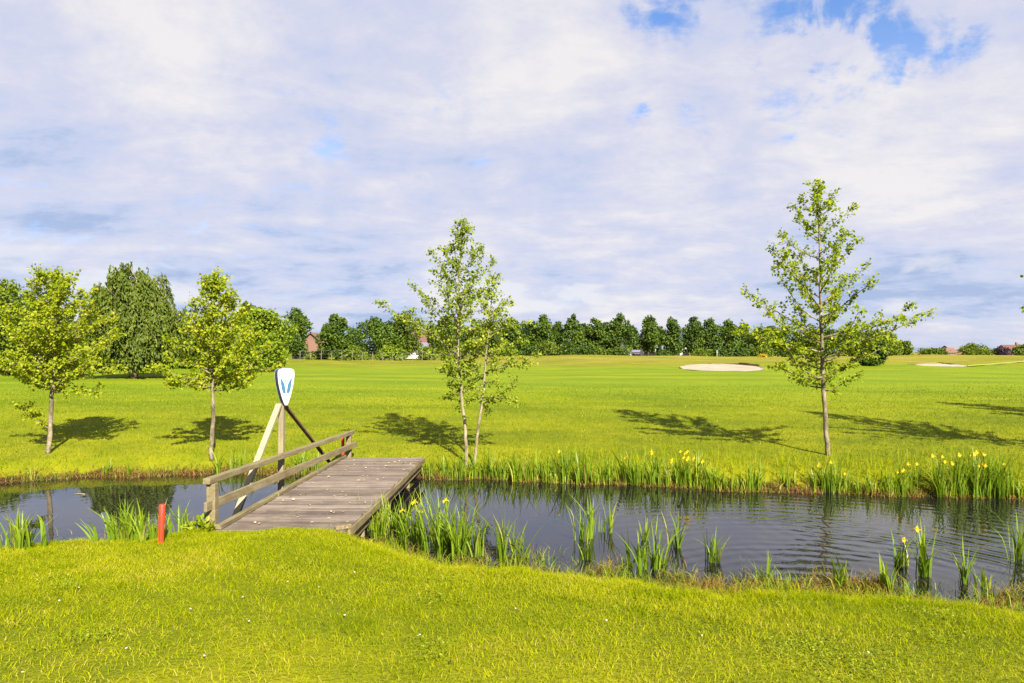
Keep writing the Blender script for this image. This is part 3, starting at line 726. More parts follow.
young_tree(b, 'airy young tree with two pale slim trunks rising from the waterline right of the footbridge', [
    ([(-.03, 0, -.1, .047), (-.04, 0, .8, .042), (-.17, 0, 2.0, .033), (-.20, 0, 3.2, .022), (-.10, 0, 4.95, .005)],
     dict(h0=.40, env=E([.4, .5, .62, .75, .9, 1], [.35, .6, 1.35, 1.05, .6, .15]), nb=44, leaf=.047, elev=(20, 52), twig_step=.10,
          extra=[(.60, 3.2, 1.75), (.57, 2.8, 1.4), (.68, 3.6, 1.2), (.66, .2, 1.0)], tw=(.12, .24), tint=.45)),
    ([(.10, .04, -.1, .043), (.18, .06, .6, .038), (.30, .06, 1.5, .032), (.37, .05, 2.5, .022), (.52, .03, 3.9, .005)],
     dict(h0=.46, env=E([.45, .5, .65, .8, 1], [.5, .75, .85, .6, .12]), nb=28, leaf=.047, elev=(-12, 50), twig_step=.105,
          extra=[(.62, .2, 1.05), (.45, .2, .8), (.8, 0.1, .75)], droop=.18, tw=(.12, .24), tint=.55))],
    'leaf_pale', 'bark_pale', G5, 12, hs=0.93)
b = np.array([-9.35, 13.75, gz1(-9.35, 13.75)])
young_tree(b, 'leftmost of the young bank trees, broad round yellow-green crown on a leaning trunk', [
    ([(0, 0, -.05, .058), (.05, 0, .6, .052), (.10, 0, 1.5, .045), (.14, 0, 2.3, .032), (.18, 0, 3.65, .006)],
     dict(h0=.45, env=E([.44, .5, .6, .75, .9, 1], [1.0, 1.2, 1.25, 1.1, .7, .25]), nb=60, leaf=.053, elev=(4, 58), twig_step=.075, extra=[(.22, 3.0, .8), (.5, 3.2, 1.3), (.5, 0.1, 1.25)], tint=.62))],
    'leaf_bright', 'bark', G5, 13, hs=0.93)
b = np.array([-6.1, 13.85, gz1(-6.1, 13.85)])
young_tree(b, 'young tree with a conical yellow-green crown on the far bank, left of the sign', [
    ([(0, 0, -.05, .055), (.02, 0, .7, .05), (.04, 0, 1.6, .042), (.06, 0, 2.5, .03), (.06, 0, 3.78, .006)],
     dict(h0=.46, env=E([.45, .5, .6, .75, .9, 1], [.95, 1.2, 1.1, .8, .5, .15]), nb=54, leaf=.053, elev=(2, 60), twig_step=.08, extra=[(.5, .1, 1.35), (.62, .4, 1.0), (.48, 3.2, 1.1)], tint=.62))],
    'leaf_bright', 'bark', G5, 14, hs=0.955)
b = np.array([11.15, 12.6, gz1(11.15, 12.6)])
young_tree(b, 'young tree whose leafy branch tips reach in at the right edge of the picture', [
    ([(0, 0, -.05, .062), (.04, 0, 1.4, .05), (.08, 0, 2.6, .038), (.10, 0, 5.2, .006)],
     dict(h0=.30, env=E([.3, .4, .6, .8, 1], [1.1, 1.7, 1.5, .95, .2]), nb=54, leaf=.053, elev=(12, 58), twig_step=.12, extra=[(.46, 3.05, 2.2), (.42, 3.35, 2.1), (.52, 3.2, 2.1)], tint=.45))],
    'leaf_bright', 'bark', G5, 15)
b = np.array([16.6, 14.8, gz1(16.6, 14.8)])
young_tree(b, 'young tree outside the right edge casting its shadow across the far lawn', [
    ([(0, 0, -.05, .062), (.04, 0, 1.4, .05), (.08, 0, 2.6, .038), (.10, 0, 5.4, .006)],
     dict(h0=.28, env=E([.3, .4, .6, .8, 1], [1.5, 2.0, 1.8, 1.1, .2]), nb=50, leaf=.085, elev=(12, 58), twig_step=.14, tint=.45))],
    'leaf_bright', 'bark', G5, 16)

# ---------------------------------------------------------------- trees further off
def crown_tree(name, base, H, W, label, leafm='leaf_dark', shape='oval', n=2600, leaf=.34, trunk_h=.2, seed=0, group=None, barkm='bark_dark', tint=.5, nblob=26, trunk_r=None, depth=.9):
    r = np.random.default_rng(seed + 100); g = empty(name, base, label, 'bush' if 'bush' in name or 'shrub' in name else 'tree', group)
    R = W / 2; z0 = H * trunk_h
    prof = {'oval': ([0, .12, .4, .7, .9, 1], [.55, .85, 1, .78, .42, .08]), 'cone': ([0, .1, .3, .6, .85, 1], [.7, .95, 1, .72, .34, .04]),
            'round': ([0, .15, .45, .75, .93, 1], [.7, .95, 1, .85, .5, .15]), 'dome': ([0, .3, .6, .85, 1], [1, 1, .85, .55, .15])}[shape]
    tb = MB(); lean = r.normal(0, .03, 2) * H
    tr = trunk_r or H * .022
    tb.tube([(0, 0, -.1), (lean[0] * .2, 0, z0), (lean[0], lean[1], H * .62), (lean[0], lean[1], H * .9)], [tr * 1.2, tr, tr * .5, tr * .15], 7)
    lb = MB()
    for k in range(nblob):
        f = (k + r.uniform(.2, .8)) / nblob; f = f ** .9
        az = r.uniform(0, 6.28); er = np.interp(f, *prof) * R
        rad = er * math.sqrt(r.uniform(.05, 1)) * .72
        c = np.array([math.cos(az) * rad + lean[0] * f, math.sin(az) * rad * depth + lean[1] * f, z0 + (H - z0) * f * .93])
        rb = max(.36 * er, .16 * R) * r.uniform(.85, 1.35)
        tb.tube([(lean[0] * f, lean[1] * f, max(z0 * .8, c[2] - rad * .8)), (c * .6 + np.array([lean[0], lean[1], c[2]]) * .4) * [1, 1, .97], c], [tr * .35, tr * .2, tr * .08], 4)
        m = max(12, int(n / nblob * (rb / (.36 * R)) ** 1.4))
        dv = unit(r.normal(0, 1, (m, 3))); rr = rb * (.55 + .5 * r.uniform(0, 1, m) ** .6)
        p = c + dv * rr[:, None] * [1, 1, .85]
        p[:, 2] = np.clip(p[:, 2], z0 * .45 + .05, H * 1.03)
        nn = unit(dv + r.normal(0, .55, (m, 3)) + [0, 0, .25]); ax = unit(r.normal(0, 1, (m, 3)) + [0, 0, -.3])
        ll = leaf * r.uniform(.6, 1.3, m)
        leaves(lb, p, ax, nn, ll, ll * .8, np.clip(tint + r.normal(0, .14) + r.normal(0, .16, m), 0, 1))
    tb.build('trunk', M[barkm], g, smooth=True); lb.build('crown', M[leafm], g)
    return g
def place(name, px, Y, top, halfw, label, **kw):
    p = at(px, Y); H = CAMZ + (HOR - top) / F * Y - p[2]; W = 2 * halfw * (1.2 if name == 'row_tree' else 1.32) / F * Y; kw['n'] = int(kw.get('n', 2600) * 1.5)
    return crown_tree(name, p, H, W, label, **kw)

def willow():
    r = np.random.default_rng(5); p = gp(133, 378.5); H = CAMZ + (HOR - 262) / F * p[1] - p[2]; R = 50 / F * p[1]
    g = empty('willow_tree', p, 'tall drooping willow-like tree with a dense mid green crown, behind the two left bank trees', 'tree')
    tb = MB(); lb = MB()
    tb.tube([(0, 0, -.1), (.05, 0, .9), (.1, 0, H * .45), (.1, 0, H * .8)], [.24, .2, .13, .03], 9)
    for k in range(96):
        f = (k + .5) / 96; az = k * 2.4 + r.normal(0, .3)
        z = H * (.34 + .62 * f); er = R * np.interp(f, [0, .3, .6, .85, 1], [1.15, 1.15, 1.02, .80, .42]) * math.sqrt(r.uniform(.12, 1.08))
        z = min(z, H * (.97 - .34 * (er / R) ** 2)) * r.uniform(.9, 1.03)
        tip = np.array([math.cos(az) * er, math.sin(az) * er * .9, z + r.normal(0, .15)]); st = np.array([.1, 0, max(.9, z - er * .9)])
        midp = (st + tip) / 2 + [0, 0, .35]
        pts = polyline([st, midp, tip], 8); tb.tube(pts, np.linspace(.045, .008, 8), 5)
        for s_ in range(26):
            u = r.uniform(.3, 1.0); q = np.array([np.interp(u, np.linspace(0, 1, 8), pts[:, j]) for j in range(3)]) + r.normal(0, .12, 3)
            Ls = min(r.uniform(.5, 1.5), max(.2, q[2] - .45)); outw = unit(q * [1, 1, 0]); m = int(Ls / .07) + 2
            tt = np.linspace(0, 1, m)[:, None]
            S = q + outw * (tt * .22 * Ls) + np.array([.10, 0, 0]) * tt * Ls - np.array([0, 0, 1.0]) * (Ls * tt ** 1.25)
            S = S + r.normal(0, .035, S.shape)
            ax = unit(np.array([0, 0, -1.0]) + outw * .3 + r.normal(0, .4, S.shape)); nn = unit(outw + r.normal(0, .6, S.shape) + [0, 0, .3])
            ll = .19 * r.uniform(.7, 1.3, m)
            leaves(lb, S, ax, nn, ll, ll * .42, np.clip(.5 + r.normal(0, .12) + r.normal(0, .15, m), 0, 1))
    tb.build('trunk', M['bark'], g, smooth=True); lb.build('crown', M['leaf_willow'], g)
willow()

# left group
GL = 'bushes and trees behind the left bank trees'
place('round_tree', 8, 39, 281, 44, 'big yellow-green tree at the left edge, behind the leftmost bank tree', leafm='leaf_mid', shape='round', n=7000, leaf=.17, trunk_h=.22, seed=1, nblob=40, group=GL)
place('birch_tree', 37, 36.5, 300, 28, 'tree with a pale white trunk showing under the leftmost bank tree', leafm='leaf_mid', shape='oval', n=4200, leaf=.16, trunk_h=.30, seed=2, nblob=26, barkm='bark_birch', trunk_r=.16, group=GL)
place('round_shrub', 260, 45, 309, 28, 'large round lime-green shrub with a dark base, left of the sign board', leafm='leaf_lime', shape='round', n=7500, leaf=.17, trunk_h=.13, seed=3, nblob=40, group=GL)
for i, (px, Y, top, hw, sd, lab) in enumerate([
    (-12, 43, 330, 22, 20, 'dark low bush cut by the left edge, under the big yellow-green tree'),
    (18, 47, 334, 22, 21, 'dark low bush left of the white tree trunk'),
    (54, 45, 330, 22, 22, 'dark bush right of the white tree trunk'),
    (88, 49, 318, 24, 23, 'tallest dark bush between the white trunk and the drooping willow-like tree'),
    (116, 51, 326, 20, 24, 'dark bush behind the left side of the drooping willow-like tree'),
    (152, 49, 326, 20, 25, 'dark bush behind the right side of the drooping willow-like tree'),
    (182, 49, 322, 22, 26, 'dark bush between the drooping willow-like tree and the conical bank tree'),
    (212, 51, 314, 22, 27, 'dark bush straight behind the trunk of the conical bank tree'),
    (247, 57, 303, 24, 28, 'dark tree-like bush peeping over the large lime-green shrub')]):
    place('dark_bush', px, Y, top, hw, lab, leafm='leaf_mid' if i in (3, 6) else 'leaf_dark', shape='dome', n=3600, leaf=.26, trunk_h=.05, seed=sd, group=GL)
# middle group
GM = 'trees around the houses beyond the field'
def base_y(px, py): return gp(px, py)[1]
for nm, px, Y, top, hw, shp, lm, sd, lab, tint in [
    ('field_tree', 296, 104, 307, 19, 'oval', 'leaf_dark', 31, 'dense dark conical tree above the sign, left of the orange-roofed house', .55),
    ('field_tree', 336, 92, 313, 15, 'oval', 'leaf_dark', 32, 'slim dark conical tree standing alone right of the orange-roofed house', .55),
    ('field_tree', 378, 100, 318, 20, 'round', 'leaf_dark', 33, 'left half of a broad pair of dark trees behind a round bush', .5),
    ('field_tree', 404, 102, 311, 18, 'round', 'leaf_mid', 34, 'right half of a broad pair of dark trees behind a round bush', .3),
    ('field_tree', 445, 110, 316, 15, 'oval', 'leaf_dark', 35, 'dark tree half hidden by the left trunk of the twin-trunked tree', .5),
    ('field_tree', 466, 125, 326, 12, 'oval', 'leaf_dark', 36, 'small dark tree seen between the two pale slim trunks', .5),
    ('field_tree', 490, 130, 322, 14, 'oval', 'leaf_dark', 37, 'dark tree seen just right of the two pale slim trunks', .5)]:
    place(nm, px, Y, top, hw, lab, leafm=lm, shape=shp, n=4200, leaf=.30, trunk_h=.14, seed=sd, group=GM, tint=tint)
for px, Y, top, hw, lm, sd, lab in [
    (391, 88, 345, 11, 'leaf_lime', 41, 'round lighter green bush in front of the broad pair of dark trees'),
    (352, 92, 346, 12, 'leaf_mid', 42, 'low bush between the slim conical tree and the broad pair of trees'),
    (318, 95, 352, 10, 'leaf_mid', 43, 'low hedge-like bush below the orange-roofed house'),
    (428, 100, 347, 12, 'leaf_mid', 44, 'bush below the dull red roof, left of the twin-trunked tree'),
    (452, 104, 350, 14, 'leaf_mid', 45, 'low bush just behind the left pale trunk of the twin-trunked tree'),
    (503, 110, 347, 14, 'leaf_mid', 46, 'low bush at the left end of the straight tree row')]:
    place('field_bush', px, Y, top, hw, lab, leafm=lm, shape='dome', n=1800, leaf=.26, trunk_h=.05, seed=sd, group=GM)
# the straight row
GR = 'straight row of dark trees beyond the field'
ordw = ['first', 'second', 'third', 'fourth', 'fifth', 'sixth', 'seventh', 'eighth', 'ninth', 'tenth', 'eleventh', 'twelfth', 'thirteenth', 'fourteenth', 'fifteenth', 'sixteenth', 'seventeenth', 'eighteenth']
row = [(514, 317, 12), (542, 314, 14), (557, 321, 10), (573, 313, 13), (594, 317, 13), (609, 324, 9), (622, 313, 14), (648, 315, 13), (671, 317, 12), (692, 316, 13), (710, 317, 12), (727, 319, 12), (743, 322, 11), (757, 327, 11), (771, 325, 12)]
for i, (px, top, hw) in enumerate(row):
    Y = 138 + i * 2.2 + (6 if hw < 11 else 0)
    look = 'smaller dark' if hw < 11 else 'dark oval'
    place('row_tree', px, Y, top, hw, f'{look} tree, {ordw[i]} from the left in the straight row beyond the field', leafm='leaf_dark', shape='oval', n=3200, leaf=.42, trunk_h=.13, seed=60 + i, group=GR, tint=.5, nblob=30)
for i, (px, top, hw) in enumerate([(524, 323, 11), (532, 320, 10), (584, 322, 10), (604, 321, 10), (634, 325, 9), (660, 326, 8), (701, 325, 8), (735, 326, 8), (764, 330, 9)]):
    place('row_tree', px, 186, top, hw, f'{ordw[i]} from the left of the darker trees filling gaps behind the straight row', leafm='leaf_dark', shape='oval', n=2200, leaf=.5, trunk_h=.1, seed=250 + i, group='trees filling gaps behind the straight row', tint=.15)
for i, (px, top, hw) in enumerate([(418, 322, 12), (432, 327, 11), (456, 319, 12), (478, 324, 12), (500, 321, 12), (356, 328, 10), (274, 318, 12)]):
    place('field_tree', px, 158, top, hw, ['dark tree behind the right side of the broad pair of trees', 'dark tree just left of the twin-trunked tree crown', 'dark tree straight behind the twin-trunked tree', 'dark tree behind the right stem of the twin-trunked tree', 'dark tree closing the gap before the straight row', 'small tree in the gap right of the slim conical tree', 'dark tree behind the right shoulder of the lime-green shrub'][i], leafm='leaf_dark' if i % 3 else 'leaf_mid', shape='oval', n=2400, leaf=.42, trunk_h=.1, seed=270 + i, group=GM, tint=.4)
GB = 'low bushes in front of the straight tree row'
lowb = [(531, 346, 12), (548, 341, 15), (568, 343, 13), (585, 345, 11), (603, 349, 10), (618, 347, 10), (665, 350, 8), (702, 349, 10), (722, 349, 11), (741, 348, 10), (760, 347, 12)]
for i, (px, top, hw) in enumerate(lowb):
    place('row_bush', px, 131, top, hw, f'{ordw[i]} low bush from the left under the straight tree row', leafm='leaf_mid' if i % 3 == 1 else 'leaf_dark', shape='dome', n=1200, leaf=.34, trunk_h=.04, seed=90 + i, group=GB, tint=.4)
# right group
GT = 'trees behind the tall young tree on the right'
for i, (px, top, hw, lm) in enumerate([(786, 325, 15, 'leaf_dark'), (806, 329, 14, 'leaf_mid'), (826, 328, 15, 'leaf_dark'), (848, 327, 15, 'leaf_mid'), (868, 330, 14, 'leaf_mid'), (887, 332, 13, 'leaf_mid'), (903, 341, 10, 'leaf_mid')]):
    place('belt_tree', px, 150 + 2 * i, top, hw, f'{ordw[i]} from the left of the green trees behind the tall young tree', leafm=lm, shape='round', n=2400, leaf=.40, trunk_h=.08, seed=120 + i, group=GT, tint=.45)
place('dark_bush', 872, base_y(872, 365.5), 339, 13, 'dark round bush standing alone on the field just right of the tall young tree', leafm='leaf_dark', shape='round', n=2600, leaf=.22, trunk_h=.06, seed=140, tint=.4)
place('far_bush', 932, 180, 349, 13, 'low flat green bush on the skyline, just left of the orange-roofed cottage', leafm='leaf_mid', shape='dome', n=1200, leaf=.42, trunk_h=.04, seed=141, tint=.3)
place('far_bush', 973, 190, 344, 12, 'round green bush on the skyline above the far end of the right bunker', leafm='leaf_mid', shape='dome', n=1600, leaf=.42, trunk_h=.04, seed=142, tint=.5)
place('purple_bush', 1002, 185, 347, 7, 'small dark purple bush on the skyline near the right edge', leafm='leaf_purple', shape='round', n=1000, leaf=.36, trunk_h=.08, seed=143)
place('far_bush', 1023, 186, 345, 9, 'round green bush cut by the right edge of the picture', leafm='leaf_mid', shape='dome', n=1300, leaf=.42, trunk_h=.04, seed=144)
place('gorse_bush', 763, base_y(763, 357.2), 354.3, 4, 'tiny yellow-flowering bush above the sand bunker', leafm='gorse', shape='dome', n=300, leaf=.16, trunk_h=.05, seed=145)
# thin far hedges closing the skyline
GH = 'distant hedges closing the skyline'
for i, (px, Y, top, hw, lab) in enumerate([(470, 240, 343, 30, 'distant hedge behind the twin-trunked tree'), (560, 250, 345, 45, 'distant hedge behind the left half of the tree row'), (650, 250, 345, 45, 'distant hedge behind the middle of the tree row'), (735, 250, 345, 45, 'distant hedge behind the right end of the tree row'),
                                   (840, 260, 343, 60, 'distant hedge behind the tall young tree'), (330, 150, 347, 40, 'distant hedge behind the orange-roofed house'), (410, 150, 345, 45, 'distant hedge behind the broad pair of dark trees'), (150, 95, 338, 70, 'dark hedge behind the drooping willow-like tree'), (30, 95, 338, 60, 'dark hedge at the left edge far behind'),
                                   (955, 420, 351, 30, 'thin distant hedge behind the orange cottage'), (990, 420, 350.5, 30, 'thin distant hedge near the purple bush'), (1040, 420, 350, 30, 'thin distant hedge at the right edge')]):
    place('hedge', px, Y, top, hw, lab, leafm='leaf_dark' if i % 2 else 'leaf_mid', shape='dome', n=1500, leaf=.5 * Y / 200, trunk_h=.03, seed=160 + i, group=GH, tint=.3, depth=.3)

# ---------------------------------------------------------------- houses
def house(px, Y, w, d, hw, hr, label, wallm, roofm, rot=0, chimney=True, wins=2):
    p = at(px, Y); g = empty('house', p, label, 'house', None); g.rotation_euler.z = math.radians(rot)
    mb = MB(); mb.box((0, 0, hw / 2), (w, d, hw))
    mb.add([(-w / 2, -d / 2, hw), (-w / 2, d / 2, hw), (-w / 2, 0, hw + hr), (w / 2, -d / 2, hw), (w / 2, d / 2, hw), (w / 2, 0, hw + hr)], None, [(0, 2, 1), (3, 4, 5)])
    mb.build('wall', M[wallm], g)
    mb = MB(); e = .4; t_ = .14
    for s_ in (-1, 1):
        a = np.array([0, s_ * (d / 2 + e), hw - e * hr / (d / 2)]); b_ = np.array([0, 0, hw + hr])
        V = []
        for dz in (.03, .03 + t_):
            for x in (-w / 2 - e, w / 2 + e):
                V += [(x, a[1], a[2] + dz), (x, 0, b_[2] + dz + (0.0 if s_ > 0 else .002))]
        mb.add(V, [(0, 2, 3, 1), (4, 5, 7, 6), (0, 1, 5, 4), (2, 6, 7, 3), (0, 4, 6, 2), (1, 3, 7, 5)])
    rf = mb.build('roof', M[roofm], g)
    if chimney:
        mb = MB(); mb.box((w * .3, 0, hw + hr + .4), (.7, .7, 1.6)); mb.build('chimney', M['wall_brick'], rf)
    for k in range(wins):
        x = (k + .5) / wins * w - w / 2; mb = MB(); mb.box((x, -d / 2 - .03, hw * .55), (w / wins * .42, .09, hw * .42)); f = mb.build('window', M['wall_white'], g)
        mb = MB(); mb.box((x, -d / 2 - .08, hw * .55), (w / wins * .34, .03, hw * .34)); mb.build('pane', M['glass_dark'], f)
    return g
house(309, 112, 4.6, 4, 1.5, 1.5, 'low house with an orange tiled roof left of the slim conical tree', 'wall_white', 'roof_orange', 6, False)
house(314, 122, 2.4, 4, 3.0, 1.6, 'tall narrow gabled house behind the low orange-roofed one', 'wall_brick', 'roof_orange', 84, False, 1)
house(432, 150, 8, 7, 3.2, 2.6, 'house with a dull red roof left of the twin-trunked tree', 'wall_brick', 'roof_red', 4)
house(414, 118, 4.5, 3.5, 1.9, .7, 'low white shed right of the broad pair of dark trees', 'wall_white', 'roof_grey', 3, False)
house(648, 166, 3.0, 4, 2.3, .6, 'small white building between the trunks in the middle of the tree row', 'wall_white', 'roof_grey', 0, False, 2)
house(636, 172, 4.5, 3, 1.2, .4, 'long low white shed under the tree row, left of the small white building', 'wall_white', 'roof_grey', 0, False, 2)
house(683, 168, 2.2, 3, 2.6, .6, 'narrow white building under the tree row, above the left end of the bunker', 'wall_white', 'roof_grey', 0, False, 1)
house(948, 260, 3.6, 4, 1.2, 1.5, 'small cottage with an orange roof on the far right skyline', 'wall_brick', 'roof_orange', 8, False, 2)
house(958, 290, 11, 7, 2.2, 1.6, 'long dull house with a grey roof behind the orange-roofed cottage', 'wall_brick', 'roof_grey', 2, False, 3)
house(1011, 280, 7, 6, 2.6, 1.4, 'brick house with a chimney between the purple bush and the right edge', 'wall_brick', 'roof_red', -5, True, 2)

def field_fence():
    a = gp(300, 361.5); b_ = gp(470, 360.5)
    g = empty('wire_fence', a, 'thin post and wire fence along the far edge of the field, below the houses', 'fence')
    n = 18; tops = []
    for i in range(n):
        q = a + (b_ - a) * i / (n - 1); z = gz1(q[0], q[1]); l = q - a; l[2] = z - a[2]
        mb = MB(); mb.tube([l + [0, 0, -.1], l + [Rnd.uniform(-.04, .04), 0, 1.05]], .035, 6); mb.build('post', M['bark'], g); tops.append(l)
    mb = MB()
    for h in (.4, .75, 1.1): mb.tube(np.array(tops) + [0, -.06, h], .008, 3)
    mb.build('wire', M['roof_grey'], g)
field_fence()
mb = MB(); q = gp(717, 357.5); mb.tube([(0, 0, -.1), (0, 0, .55), (0, 0, 1.0)], [.04, .04, .035], 8); o = mb.build('marker_post', M['white'], smooth=True); o.location = q
tag(o, 'tiny white marker post on the rise above the sand bunker', 'post')

# ---------------------------------------------------------------- yellow flag irises
def iris(base, h, nl, spread, label, flowers=0, group=None, seed=0, tint=.5, lean=.12):
    r = np.random.default_rng(seed + 500)
    base = np.array(base, float); g = empty('iris_plant', base, label, 'iris', group)
    mb = MB()
    for k in range(int(nl * 1.9)):
        if k % 6 == 0: fan = np.array([r.normal(0, spread * 1.25), r.normal(0, spread * .8), -.05]); faz = r.uniform(0, 6.28); fh = r.uniform(.72, 1.12)
        o = fan + np.array([r.normal(0, .018), r.normal(0, .018), 0]); H = h * fh * r.uniform(.5, 1.05); az = faz + (math.pi if k % 2 else 0) + r.normal(0, .45)
        ld = np.array([math.cos(az), math.sin(az), 0]) * abs(r.normal(lean * 1.3, lean * 1.1)) * H + o * [1, 1, 0] * .35
        sv = np.array([math.cos(az + 1.57 + r.normal(0, .6)), math.sin(az + 1.57), 0]); w = r.uniform(.012, .026)
        tt = np.linspace(0, 1, 6); bend = 1.6 + r.uniform(0, 1.8)
        kink = -.22 * H * (r.uniform() < .25) * np.clip((tt - .62) / .38, 0, 1) ** 1.3
        Cn = o + np.array([0, 0, 1.0]) * ((H + .05) * tt + kink)[:, None] + ld * (tt ** bend)[:, None]
        ww = w / 2 * np.array([.75, 1, 1, .82, .5, .06])
        V = np.concatenate([Cn - sv * ww[:, None], Cn + sv * ww[:, None]])
        i = np.arange(5)[:, None]
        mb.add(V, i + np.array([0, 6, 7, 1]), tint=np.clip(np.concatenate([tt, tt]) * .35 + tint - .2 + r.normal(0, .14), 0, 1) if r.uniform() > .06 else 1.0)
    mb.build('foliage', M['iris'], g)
    for k in range(flowers):
        o = np.array([r.normal(0, spread * 1.1), r.normal(0, spread * .7), 0]); H = h * r.uniform(.6, .9)
        top = o + np.array([r.normal(0, .05), r.normal(0, .04), H])
        st = MB(); st.tube([o + [0, 0, -.04], (o + top) / 2 + [.01, 0, 0], top], [.006, .005, .004], 5, .4)
        stem = st.build('stem', M['iris'], g)
        fl = MB()
        for j in range(3):
            a = j * 2.094 + r.uniform(-.2, .2); dv = np.array([math.cos(a), math.sin(a), 0]); sd_ = np.array([-math.sin(a), math.cos(a), 0])
            sz = r.uniform(.027, .038)
            pr = [(0, 0, .25), (.5, .28, .5), (1.0, .12, .62), (1.25, -.45, .3), (1.2, -.75, .05)]
            V = [top + dv * sz * x + np.array([0, 0, sz * z]) + s_ * sd_ * sz * wv for x, z, wv in pr for s_ in (-1, 1)]
            fl.add(V, [(2 * i, 2 * i + 2, 2 * i + 3, 2 * i + 1) for i in range(4)], tint=.35 + r.uniform(0, .6))
            a += 1.047; dv = np.array([math.cos(a), math.sin(a), 0]); sd_ = np.array([-math.sin(a), math.cos(a), 0])
            V = [top + dv * sz * x + np.array([0, 0, sz * z]) + s_ * sd_ * sz * wv for x, z, wv in [(0, 0, .1), (.25, .5, .28), (.4, 1.0, .08)] for s_ in (-1, 1)]
            fl.add(V, [(2 * i, 2 * i + 2, 2 * i + 3, 2 * i + 1) for i in range(2)], tint=.6 + r.uniform(0, .4))
        fl.build('flower', M['petal'], stem)

def wp(px, py, zmin=-.02):
    """where a plant stands: the ground or the water surface seen there"""
    q = gp(px, py); q[2] = max(gz1(q[0], q[1]), zmin); return q
GN = 'irises along the near water edge'
near_irises = [
    (25, 549, 36, 16, .09, 0, 'dense iris clump at the near water edge in the left corner'),
    (3, 548, 24, 7, .05, 0, 'small iris cut by the left edge of the picture'),
    (118, 540, 30, 12, .07, 0, 'left of three iris clumps left of the short red stake'),
    (133, 541, 38, 18, .09, 0, 'middle and tallest of the iris clumps left of the short red stake'),
    (150, 541, 30, 10, .06, 0, 'iris clump close against the left side of the short red stake'),
    (178, 533, 30, 9, .05, 0, 'small iris tuft just right of the short red stake'),
    (362, 525, 24, 12, .05, 0, 'small iris clump pressed against the near right corner of the deck'),
    (380, 538, 34, 16, .07, 0, 'iris clump low on the bank just right of the deck corner'),
    (371, 529, 30, 14, .06, 0, 'iris clump beside the deck edge, second from its near right corner'),
    (392, 533, 36, 18, .08, 0, 'iris clump left of the one with two low yellow flowers'),
    (408, 543, 44, 20, .09, 2, 'iris clump with two low yellow flowers near the footbridge'),
    (430, 550, 52, 24, .10, 1, 'tall iris clump with a single yellow flower near the footbridge'),
    (448, 553, 56, 24, .10, 1, 'tallest iris clump in the mass right of the footbridge, one yellow flower'),
    (464, 555, 50, 20, .09, 0, 'flowerless iris clump at the right of the mass near the footbridge'),
    (478, 557, 40, 10, .05, 0, 'thin iris at the right end of the mass near the footbridge'),
    (505, 560, 48, 9, .05, 0, 'slender iris standing alone right of the near iris mass'),
    (519, 561, 38, 9, .05, 0, 'second slender iris right of the near iris mass'),
    (584, 540, 42, 10, .06, 0, 'left of a pair of irises standing in open water'),
    (600, 533, 34, 10, .05, 0, 'right of a pair of irises standing in open water'),
    (588, 560, 32, 6, .03, 0, 'thin iris in shallow water in front of the pair in open water'),
    (642, 569, 42, 18, .09, 0, 'broad iris clump at the near water edge in the middle of the picture'),
    (644, 541, 36, 5, .02, 0, 'three-bladed iris in open water behind the broad near clump'),
    (676, 548, 40, 7, .03, 0, 'slim upright iris in open water right of the broad near clump'),
    (660, 565, 24, 6, .03, 0, 'low iris at the right foot of the broad near clump'),
    (710, 562, 36, 8, .04, 0, 'iris with leaning blades in shallow water left of the tree reflection'),
    (768, 580, 26, 6, .04, 0, 'short sparse iris in shallow water left of the tree reflection'),
    (845, 588, 34, 6, .03, 0, 'sparse iris just right of the tree reflection'),
    (886, 590, 40, 7, .04, 0, 'sparse iris at the near edge left of the flowering water irises'),
    (902, 566, 38, 8, .03, 1, 'left of the two flowering irises in open water on the right'),
    (922, 576, 50, 12, .04, 1, 'right of the two flowering irises in open water on the right'),
    (963, 584, 38, 8, .03, 0, 'iris tuft in water right of the two flowering water irises'),
    (985, 588, 26, 6, .03, 0, 'small iris tuft nearest the right edge at the near bank'),
    (1018, 560, 46, 7, .04, 0, 'iris with long blades leaning in at the right edge over the water')]
for i, (px, py, hp, nl, sp, fl, lab) in enumerate(near_irises):
    nl = int(nl * 1.7) if px < 200 else nl
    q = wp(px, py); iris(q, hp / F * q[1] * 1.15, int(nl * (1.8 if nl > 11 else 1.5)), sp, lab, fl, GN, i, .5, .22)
GF = 'irises along the far bank'
def far_run(spec, where, seed0):
    for i, (px, hp, nl, fl) in enumerate(spec):
        X0 = (px - 512) / F * 12.5
        Y = float(far_y(X0)) + .08; X0 = (px - 512) / F * Y; Y = float(far_y(X0)) + .06
        q = np.array([X0, Y, max(gz1(X0, Y), -.01)])
        look = ('flowerless iris clump' if fl == 0 else 'iris clump with one flower' if fl == 1 else 'iris clump with several flowers')
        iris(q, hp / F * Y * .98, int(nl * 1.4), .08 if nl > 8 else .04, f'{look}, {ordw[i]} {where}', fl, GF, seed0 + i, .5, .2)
far_run([(40, 16, 6, 0), (105, 18, 6, 0), (132, 16, 6, 0)], 'along the far left bank', 100)
far_run([(226, 34, 12, 0), (240, 30, 10, 0), (256, 22, 8, 0), (297, 36, 14, 0), (312, 30, 12, 0)], 'behind the footbridge railing', 120)
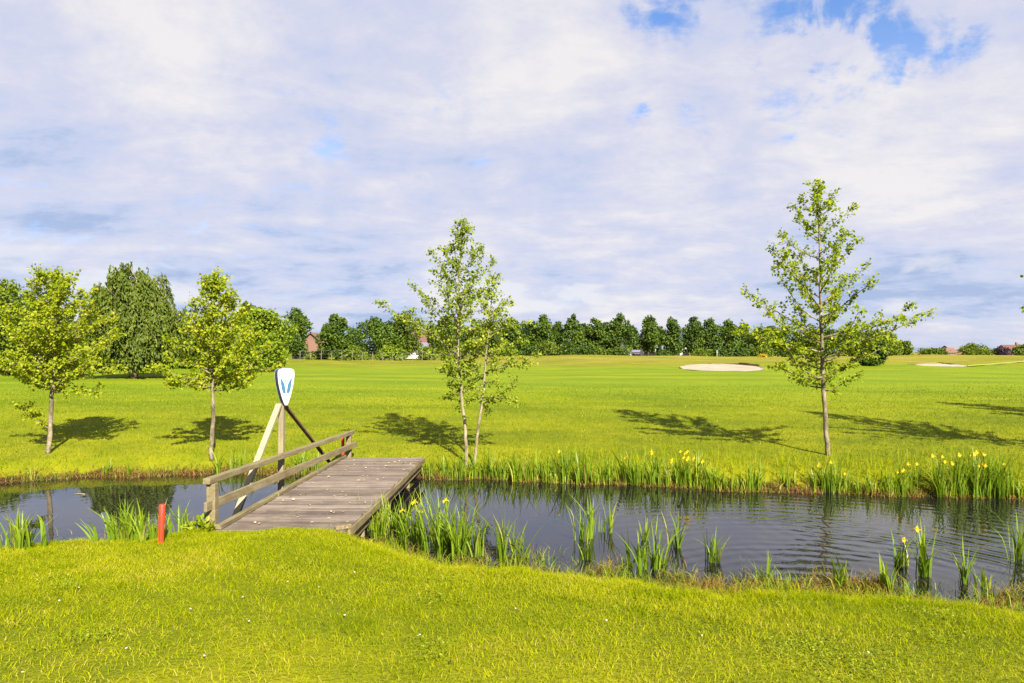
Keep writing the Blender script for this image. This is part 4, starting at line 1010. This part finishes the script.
far_run([(429, 26, 12, 0), (440, 24, 10, 0), (454, 30, 12, 0)], 'between footbridge and twin trunks', 140)
far_run([(486, 32, 16, 0), (497, 36, 20, 0), (509, 32, 16, 0), (521, 34, 18, 0), (534, 32, 16, 0), (551, 36, 18, 0), (566, 42, 22, 1), (581, 40, 22, 0), (606, 34, 14, 0), (628, 36, 18, 1), (641, 38, 22, 0), (655, 38, 20, 2), (680, 38, 18, 3), (692, 40, 24, 5), (706, 34, 16, 2), (747, 34, 14, 0), (755, 28, 8, 0)], 'counting right from the twin trunks', 160)
far_run([(790, 28, 12, 0), (818, 32, 14, 1), (832, 36, 18, 1), (846, 26, 12, 1), (870, 22, 10, 0), (897, 34, 14, 1), (912, 38, 16, 3)], 'from the left around the tall young tree', 200)
far_run([(942, 44, 18, 2), (955, 50, 22, 3), (968, 50, 24, 2), (982, 52, 24, 3), (996, 48, 24, 3), (1010, 50, 22, 1), (1022, 46, 20, 0)], 'in the tall mass at the right end', 220)

# broad-leaved weed beside the near railing post
def dock():
    r = np.random.default_rng(77); q = gp(201, 531); g = empty('dock_plant', q, 'low broad-leaved light green plant beside the near railing post', 'plant')
    mb = MB(); m = 90; dv = unit(r.normal(0, 1, (m, 3)) * [1, 1, .6]); dv[:, 2] = np.abs(dv[:, 2])
    p = dv * (.14 * r.uniform(.4, 1, m))[:, None] * [1.3, 1, 1.1]
    leaves(mb, p, unit(dv + r.normal(0, .4, (m, 3))), unit(dv * .4 + [0, -.2, 1] + r.normal(0, .35, (m, 3))), .075, .05, np.clip(r.normal(.75, .15, m), 0, 1))
    mb.build('foliage', M['leaf_lime'], g)
    st = MB()
    for k in range(9): st.tube([(0, 0, -.02), p[k]], .004, 4)
    st.build('stem', M['iris'], g)
dock()
# a dead straw floating on the water
mb = MB(); mb.tube([(-.09, 0, .004), (0, .01, .012), (.09, -.005, .006)], .009, 6); o = mb.build('floating_stick', M['post'], smooth=True)
q = gp(80, 494.5); o.location = (q[0], q[1], 0); tag(o, 'short pale stick floating on the dark water at the left', 'stick')
